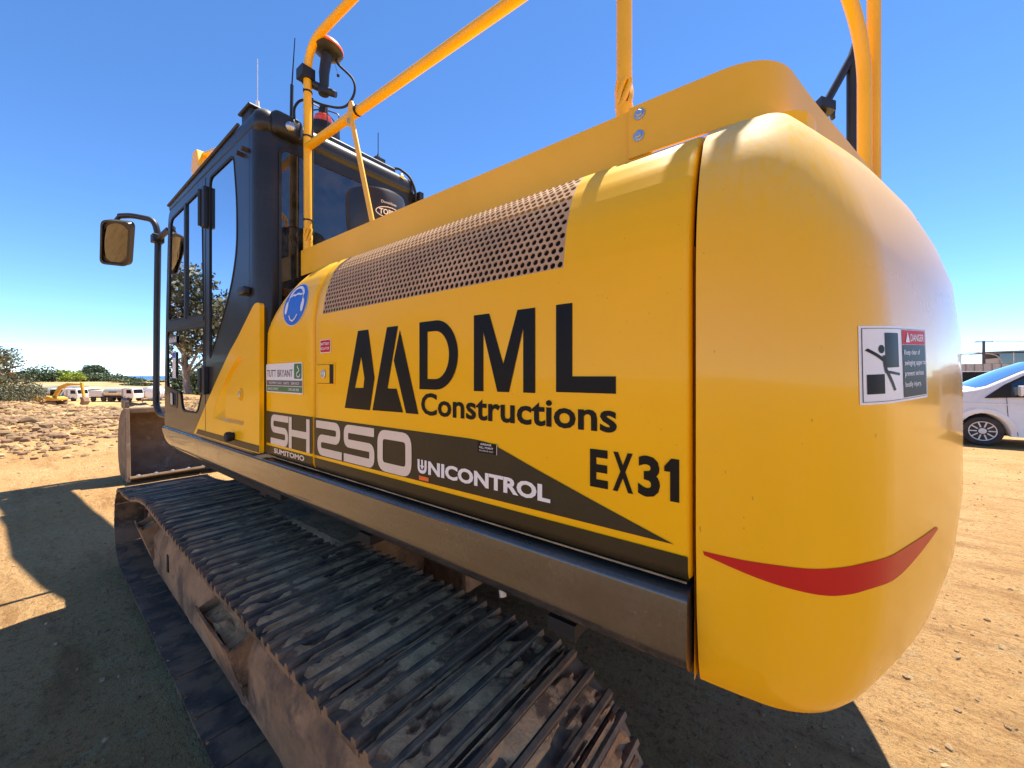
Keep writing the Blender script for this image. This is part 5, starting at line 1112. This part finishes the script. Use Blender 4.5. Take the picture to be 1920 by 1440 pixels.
# small digger
x, y = at(64, 70); t = thing('small_digger', 'small yellow digger with arched arm in the far yard', 'excavator', (x, y, th_f(x, y)+0.1), -YAW)
for e in (-0.9, 0.9):
    mb = MB(); mb.prism(rpoly([(1.2,0),(4.6,0),(4.9,0.4),(4.6,0.8),(1.2,0.8),(0.9,0.4)], 0.25), lambda u, v, w_: (u, e-0.25+0.5*w_, v)); mb.build('crawler_track', 'shoe', t)
mb = MB(); mb.prism(rpoly([(0.2,0.95),(4.9,0.95),(4.9,1.35),(3.9,1.75),(0.6,1.75),(0.2,1.4)], 0.12), lambda u, v, w_: (u, -1.15+2.3*w_, v)); mb.build('house_body', 'yellow_far', t, bevel=0.04)
mb = MB(); mb.prism(rpoly([(2.7,1.3),(4.2,1.3),(4.1,2.5),(3.8,2.9),(2.8,2.9)], 0.1), lambda u, v, w_: (u, 0.1+1.0*w_, v)); mb.build('cab', 'carglass', t)
mb = MB(); mb.prism([(3.7,1.5),(4.2,1.4),(5.2,3.0),(6.6,3.65),(8.9,3.75),(9.0,4.0),(6.4,4.1),(4.8,3.5)], lambda u, v, w_: (u, -0.4+0.35*w_, v)); mb.build('boom', 'yellow_far', t)
mb = MB(); mb.prism([(8.75,4.25),(9.1,4.2),(9.45,1.6),(9.2,1.5),(8.8,3.4)], lambda u, v, w_: (u, -0.36+0.28*w_, v)); mb.build('stick', 'yellow_far', t)
mb = MB(); mb.prism(rpoly([(9.0,1.6),(9.6,1.5),(9.9,0.8),(9.6,0.1),(9.0,0.3),(9.2,0.9)], 0.1), lambda u, v, w_: (u, -0.65+0.9*w_, v)); mb.build('bucket', 'bucket', t)
mb = MB(); mb.cyl((5.0,-0.22,1.9), (6.0,-0.22,3.3), 0.08, n=8); mb.build('boom_cylinder', 'steel', t)
# white tank on a stand
x, y = at(291, 60); t = thing('water_tank', 'round white water tank on a steel stand behind the mirror pole', 'tank', (x, y, th_f(x, y)), -YAW)
zc = 1.65-(737-704)/721*60-(th_f(x, y)); R_ = 1.12
mb = MB(); mb.lathe([(0,-0.95),(R_*0.5,-0.9),(R_*0.9,-0.7),(R_,-0.5),(R_,0.5),(R_*0.9,0.7),(R_*0.5,0.9),(0,0.95)], 32, (0,0,zc), (0,1,0), (0,0,1)); mb.build('tank_shell', 'whitetank', t, smooth=40)
for q in (-0.4, 0.0, 0.4): mb = MB(); mb.tube([(R_*1.01*math.cos(a), q, zc+R_*1.01*math.sin(a)) for a in np.linspace(0, 2*PI, 33)[:-1]], 0.03, 6, closed=True); mb.build('tank_band', 'galv', t, smooth=60)
for e in (-1.1, 1.1):
    for q in (-1.0, 1.0):
        mb = MB(); mb.cyl((e,q,0), (e*0.9,q,zc-R_*0.55), 0.09, n=8); mb.build('leg', 'galv', t, smooth=60)
    mb = MB(); mb.cyl((e,-1.0,0.3), (e,1.0,zc-R_-0.1), 0.05, n=6); mb.cyl((-1.1,-1.0,0.4+0.4*e), (1.1,-1.0,zc-R_-0.3-0.4*e), 0.05, n=6); mb.build('brace', 'galv', t, smooth=60)
mb = MB(); mb.box((-1.25,-1.2,zc-R_-0.05), (1.25,1.2,zc-R_+0.1)); mb.build('cradle', 'brownbar', t)
# parked utes, sheds, sheets and beams in the yard
def ute(label, px, d, s=1.0, rz=0.0):
    x, y = at(px, d); t = thing('parked_ute', label, 'ute', (x, y, th_f(x, y)), -YAW+rz, 'white utes in the far yard')
    mb = MB(); mb.prism(rpoly([(0,0.5),(4.9,0.45),(4.95,1.0),(3.9,1.12),(3.2,1.72),(1.9,1.75),(1.6,1.1),(0,1.1)], 0.08), lambda u, v, w_: (u, -0.9+1.8*w_, v)); b = mb.build('body', 'truckwhite', t, bevel=0.03)
    mb = MB(); mb.prism([(1.9,1.15),(3.6,1.12),(3.1,1.62),(2.0,1.65)], lambda u, v, w_: (u, -0.912-0.01*w_, v)); mb.build('window', 'vinyl', b)
    for wx in (0.95, 4.0): wheel(t, wx, -0.8, 0.36, 0.24, 14); wheel(t, wx, 0.8, 0.36, 0.24, 14)
ute('white ute right beside the digger arm in the far yard', 160, 96); ute('white ute farther right behind the first ute', 172, 104, rz=0.5)
def shed(label, px, d, wdt, dep, h, mat, roof):
    x, y = at(px, d); t = thing('open_shed', label, 'shed', (x, y, th_f(x, y)), -YAW); 
    for e in (0, wdt/2, wdt):
        mb = MB(); mb.box((e-0.08,0,0), (e+0.08,0.16,h)); mb.build('post', 'timber', t)
    mb = MB(); mb.box((0,dep-0.1,0), (wdt,dep,h)); mb.build('rear_wall', mat, t); mb = MB(); mb.add([(-0.4,-0.5,h), (wdt+0.4,-0.5,h), (wdt+0.4,dep+0.3,h+0.5), (-0.4,dep+0.3,h+0.5),(-0.4,-0.5,h+0.1), (wdt+0.4,-0.5,h+0.1), (wdt+0.4,dep+0.3,h+0.6), (-0.4,dep+0.3,h+0.6)], [(3,2,1,0),(4,5,6,7),(0,1,5,4),(1,2,6,5),(2,3,7,6),(3,0,4,7)]); mb.build('roof', roof, t)
shed('low brown open shed at the left end of the yard', 43, 92, 3.4, 4, 2.0, 'timber', 'bucket'); shed('long dark shed behind the grey-bodied truck', 70, 112, 9.0, 5, 1.5, 'shade', 'roofgrey'); shed('dark shed right of the second truck cab', 246, 100, 5.0, 4, 1.6, 'timber', 'roofgrey'); shed('open shed with dark roof behind the digger arm', 134, 108, 4.5, 4, 1.5, 'shade', 'concrete')
x, y = at(38, 105); mb = MB()
for k in range(4): mb.obox((k*1.2, 0.2*k, 0.7+0.12*k), (1.6,0,0), (0,1.2,0.1), (0,0,0.05))
o = mb.build('sheet_stack', 'concrete'); o.location = (x, y, th_f(x, y)+1.6); o.rotation_euler = (0, 0, -YAW); tag(o, 'pale grey sheets lying at the foot of the dry bank', 'sheets')
x, y = at(258, 88); mb = MB(); mb.box((0,0,0.25), (6.5,2.2,2.0)); o = mb.build('site_box', 'soil', bevel=0.05); o.location = (x, y, th_f(x, y)); o.rotation_euler = (0, 0, -YAW); tag(o, 'tan container between the right truck and the white tank', 'container')
x, y = at(125, 63); mb = MB(); mb.box((0,0,0), (2.1,0.9,0.55)); o = mb.build('stone_block', 'rock', bevel=0.08); o.location = (x, y, th_f(x, y)); o.rotation_euler = (0, 0, -YAW); tag(o, 'tan stone block lying before the digger', 'block')

# ================================================================== RIGHT SIDE: van, fences, house, poles
VX, NY = 11.8, -4.97
VAN = thing('white_van', 'white passenger van parked beyond the counterweight', 'van', (VX, NY, 0)); VW = 1.95
def arch(c, r, n=14): return [(c-r*math.cos(a), 0.235+(r+0.10)*math.sin(a)) for a in np.linspace(0, PI, n)]
# outline in (s, z): s runs back from the nose
OUT = [(0.02,0.30),(0.0,0.55),(0.03,0.90),(0.14,1.07),(0.40,1.185),(0.66,1.255),(0.88,1.305),(1.08,1.375),(1.58,1.70),(1.95,1.90),(2.30,1.985),(3.5,2.02),(4.95,1.99),(5.22,1.85),(5.30,1.1),(5.29,0.5),(5.22,0.26)]
low = [(4.95,0.235)]+[p for p in reversed(arch(4.12,0.40))]+[(3.6,0.235),(1.5,0.235)]+[p for p in reversed(arch(0.975,0.43))]+[(0.45,0.235),(0.10,0.25)]
OUTL = OUT+low
def vpt(s_, z, t):   # t 0..1 across, 0 = camera side
    c = 1-(2*t-1)**2*1.0; c = c**0.6; tum = max(0, z-1.12)*0.20+max(0, 0.55-z)*0.05
    up = (0.085 if z > 0.95 else 0.0)*c*(1 if s_ < 5 else 0.3); fwd = (0.16*c*sm(3.0, 1.0, s_) if False else 0.15*c*(1-sm(1.0, 2.6, s_))) if z > 0.28 else 0
    return (tum+(VW-2*tum)*t, -(s_-fwd), z+up)
mb = MB(); rows = []
for t_ in (0, 0.012, 0.05, 0.12, 0.25, 0.5, 0.75, 0.88, 0.95, 0.988, 1):
    ins = 0.022 if t_ in (0, 1) else (0.006 if t_ in (0.012, 0.988) else 0); cxm = (2.6, 0.95)
    rows.append([vpt(p[0]+(ins if p[0] < 1 and p[1] > .3 else 0), p[1]-(ins if p[1] > 1.15 else 0), t_) for p in OUTL+[OUTL[0]]])
mb.grid(rows); nO = len(OUTL)
for r_ in (rows[0], rows[-1]): mb.add(r_[:-1], [tuple(range(nO))])
VB = mb.build('body', 'vanwhite', VAN, smooth=40, fixn=True)
def vs_(u, v, e): p = vpt(u, v, 0); return (p[0]-e, -u, v)
def vwin(poly, name='side_window', mat='carglass', par=VB, e=0.006):
    mb = MB(); mb.prism(poly, lambda u, v, w_: vs_(u, v, e-0.004*w_)); return mb.build(name, mat, par)
vwin(rpoly([(0.99,1.115),(1.36,1.14),(2.28,1.18),(2.30,1.76),(1.88,1.755),(1.60,1.645),(1.30,1.43)], [0.02,0,0.04,0.06,0.1,0,0]), mat='dark', name='front_side_window', e=0.004)
vwin(rpoly([(1.40,1.17),(2.24,1.205),(2.25,1.72),(1.90,1.71),(1.62,1.60),(1.42,1.46)], [0.02,0.04,0.06,0.1,0,0]), name='front_side_window')
vwin(rpoly([(2.42,1.20),(3.80,1.22),(3.80,1.78),(2.42,1.78)], 0.06)); vwin(rpoly([(3.92,1.22),(5.02,1.22),(4.92,1.78),(3.92,1.78)], 0.06))
mb = MB(); rows = []
for (s_, z) in ((0.93,1.322),(1.09,1.388),(1.33,1.545),(1.58,1.708),(1.80,1.826),(1.93,1.893)): rows.append([tuple(Vector(vpt(s_, z, t_))+Vector((0, 0.004, 0.007))) for t_ in np.linspace(0.035, 0.965, 11)])
mb.grid(rows); mb.build('windscreen', 'screen', VB, smooth=60)
for pl in ([(1.31,1.44),(1.33,1.13),(1.35,0.70),(1.40,0.55),(1.475,0.42),(1.50,0.26)], [(2.36,1.75),(2.37,0.26)], [(3.86,1.75),(3.88,0.75)]):
    mb = MB(); stroke(mb, pl, 0.010, lambda u, v: vs_(u, v, 0.002)); mb.build('panel_gap', 'dark', VB)
mb = MB(); stroke(mb, [(0.10,1.0),(0.6,0.985),(1.3,0.975),(3.2,0.965),(5.2,0.96)], 0.02, lambda u, v: vs_(u, v, 0.006)); mb.build('side_crease', 'vanwhite', VB)
mb = MB(); mb.grid([[Vector(vpt(0.975-0.53*math.cos(a), 0.30+0.58*math.sin(a), 0))+Vector((-0.001, 0, 0)) for a in np.linspace(0.1, PI-0.1, 18)], [Vector(vpt(0.975-0.50*math.cos(a), 0.29+0.55*math.sin(a), 0))+Vector((-0.012, 0, 0)) for a in np.linspace(0.1, PI-0.1, 18)], [Vector(vpt(0.975-0.435*math.cos(a), 0.235+0.53*math.sin(a), 0))+Vector((-0.004, 0, 0)) for a in np.linspace(0.1, PI-0.1, 18)]]); mb.build('wheel_arch_lip', 'vanwhite', VB, smooth=60)
mb = MB(); mb.box((0.18,-5.15,0.24), (VW-0.18,-0.2,1.0)); mb.build('underbody', 'dark', VAN)
mb = MB(); mb.prism(rpoly([(0.02,0.92),(0.10,0.86),(0.46,1.08),(0.36,1.15),(0.14,1.04)], 0.02), lambda u, v, w_: vs_(u, v, 0.004-0.03*w_)); mb.build('headlight', 'steel', VB)
mb = MB(); mb.box((-0.24,-1.60,1.20), (-0.06,-1.47,1.42)); mb.box((-0.07,-1.56,1.18), (0.02,-1.50,1.22)); mb.build('door_mirror', 'vanwhite', VB, bevel=0.03, seg=3)
mb = MB(); mb.box((-0.012,-2.30,0.98), (0.006,-2.10,1.02)); mb.build('door_handle', 'vanwhite', VB, bevel=0.005)
mb = MB(); mb.add([tuple(Vector(vpt(0.0,z,t_))+Vector((0,0.008,0))) for z, t_ in ((0.45,0.15),(0.45,0.85),(0.85,0.85),(0.85,0.15))], [(0,1,2,3)]); mb.build('front_grille', 'dark', VB)
for s_ in (0.975, 4.12):
    for sd in (0, 1):
        cx_ = 0.12 if sd == 0 else VW-0.12; ax = (-1,0,0) if sd == 0 else (1,0,0); r = 0.345
        mb = MB(); mb.lathe([(r*0.66,-0.10),(r*0.94,-0.10),(r,-0.06),(r,0.06),(r*0.94,0.10),(r*0.70,0.105),(r*0.66,0.09)], 36, (cx_,-s_,r-0.01), ax, (0,0,1)); ty = mb.build('wheel', 'tyre', VAN, smooth=40)
        mb = MB(); mb.lathe([(r*0.67,0.085),(r*0.66,0.10),(r*0.61,0.098),(r*0.60,0.06)], 36, (cx_,-s_,r-0.01), ax, (0,0,1)); mb.lathe([(r*0.38,0.06),(r*0.38,0.086),(r*0.10,0.092),(r*0.09,0.095),(0,0.097)], 24, (cx_,-s_,r-0.01), ax, (0,0,1))
        for k in range(10):
            a = 2*PI*k/10; dv = Vector((0, math.cos(a), math.sin(a))); tv = Vector((0, -math.sin(a), math.cos(a))); mb.obox(Vector((cx_,-s_,r-0.01))+Vector(ax)*0.075+dv*r*0.45, dv*r*0.19, tv*0.013, Vector(ax)*0.016)
        mb.build('rim', 'alloy', ty, smooth=30)
        mb = MB(); mb.lathe([(r*0.62,0.03),(0,0.03)], 24, (cx_,-s_,r-0.01), ax, (0,0,1)); mb.build('brake_disc', 'dark', ty)
# shade-cloth fence
FX = CAM.x+30; FEN = thing('shade_fence', 'black shade-cloth fence behind the white van', 'fence', (FX, 0, 0))
for k in range(14):
    y0 = 4-k*2.4; z0 = th_f(FX, y0-1.2)
    mb = MB(); mb.box((-0.02, y0-2.38, z0+0.03), (0.02, y0, 1.82)); mb.build('cloth_panel', 'shade', FEN)
    mb = MB(); mb.cyl((0.04, y0, -0.1), (0.04, y0, 1.87), 0.024, n=8); mb.build('post', 'galv', FEN, smooth=60)
mb = MB(); mb.cyl((0.0, -29.6, 1.845), (0.0, 4, 1.845), 0.018, n=8); mb.build('top_rail', 'galv', FEN, smooth=60)
WX = CAM.x+120; WAL = thing('panel_wall', 'pale grey panel wall above the black fence', 'wall', (WX, 0, 0))
for k in range(48):
    y0 = -22-k*1.17; mb = MB(); mb.box((0, y0-1.12, -0.6), (0.12, y0-0.02, 3.98)); mb.build('panel', 'concrete', WAL); mb = MB(); mb.box((-0.08, y0-0.05, -0.6), (0.1, y0+0.05, 4.02)); mb.build('post', 'roofgrey', WAL)
mb = MB(); mb.box((-0.05, -78.5, 3.99), (0.15, -21.9, 4.06)); mb.build('cap', 'roofgrey', WAL)
HX = CAM.x+170; H = thing('modern_house', 'two-storey house with dark windows above the wall at the right edge', 'house', (HX, -46.0, 0))
mb = MB(); mb.box((0,-16,0), (12,0,6.6)); mb.build('wall', 'concrete', H); mb = MB(); mb.prism([(-17.5,8.1),(2.5,8.1),(2.5,8.4),(-17.5,8.9)], lambda u, v, w_: (-1.6+14*w_, u, v)); mb.build('roof', 'roofgrey', H)
mb = MB(); mb.box((0.3,-16,6.6), (12,-0.6,8.1)); mb.build('upper_storey', 'dark', H)
for k in range(6):
    mb = MB(); mb.box((-0.06,-0.4-k*2.6-2.4,4.6), (0.02,-0.4-k*2.6,7.9)); wd_ = mb.build('window', 'carglass', H); mb = MB(); mb.box((-0.10,-0.4-k*2.6-2.55,4.5), (0.0,-0.4-k*2.6-2.41,8.0)); mb.build('mullion', 'whitetank', H)
mb = MB(); mb.box((-1.5,0.0,7.75), (0.2,7.6,8.0)); mb.cyl((-0.6,7.0,0), (-0.6,7.0,7.75), 0.12, n=8); mb.build('pergola', 'roofgrey', H)
PX_ = CAM.x+130; pd = 130/(0.795+1.2274*0.606); py__ = CAM.y+pd*(0.606-1.2274*0.795)
PO = thing('power_pole', 'dark power pole with crossarm at the right edge', 'pole', (PX_, py__, 0)); mb = MB(); mb.cyl((0,0,-0.3), (0,0,9.25), 0.30, 0.22, n=12); mb.build('pole', 'timber', PO, smooth=60); mb = MB(); mb.box((-0.08,-1.3,8.95), (0.08,1.3,9.12)); mb.build('crossarm', 'timber', PO)
mb = MB(); mb.tube([(0,-1.2,9.2),(10,-9,9.3),(22,-20,9.9),(40,-36,11.2)], 0.05, 6); mb.tube([(0,1.2,9.2),(10,-7,9.3),(22,-18,9.9),(40,-34,11.2)], 0.05, 6); mb.build('power_line', 'galv', PO)
pd = 136/(0.795+1.247*0.606); SLY = CAM.y+pd*(0.606-1.247*0.795); o = thing('street_lamp', 'thin curved street lamp right of the power pole', 'street lamp', (CAM.x+136, SLY, 0)); mb = MB(); mb.tube(path3([(0,-1.6,-0.2),(0,-1.6,4.9),(0,-0.8,6.3),(0,1.8,7.0),(0,3.0,7.0)], 0.8), 0.09, 8); mb.build('mast', 'galv', o, smooth=60); mb = MB(); mb.box((-0.12,2.6,6.93), (0.12,3.6,7.05)); mb.build('lamp_head', 'galv', o)
tree('dark_tree', 'dark tree just right of the counterweight above the fence', CAM.x+150, CAM.y-28.5, 6.4, 7, 'leaf_dark', 900, 1200, 0.35, low=0.2)
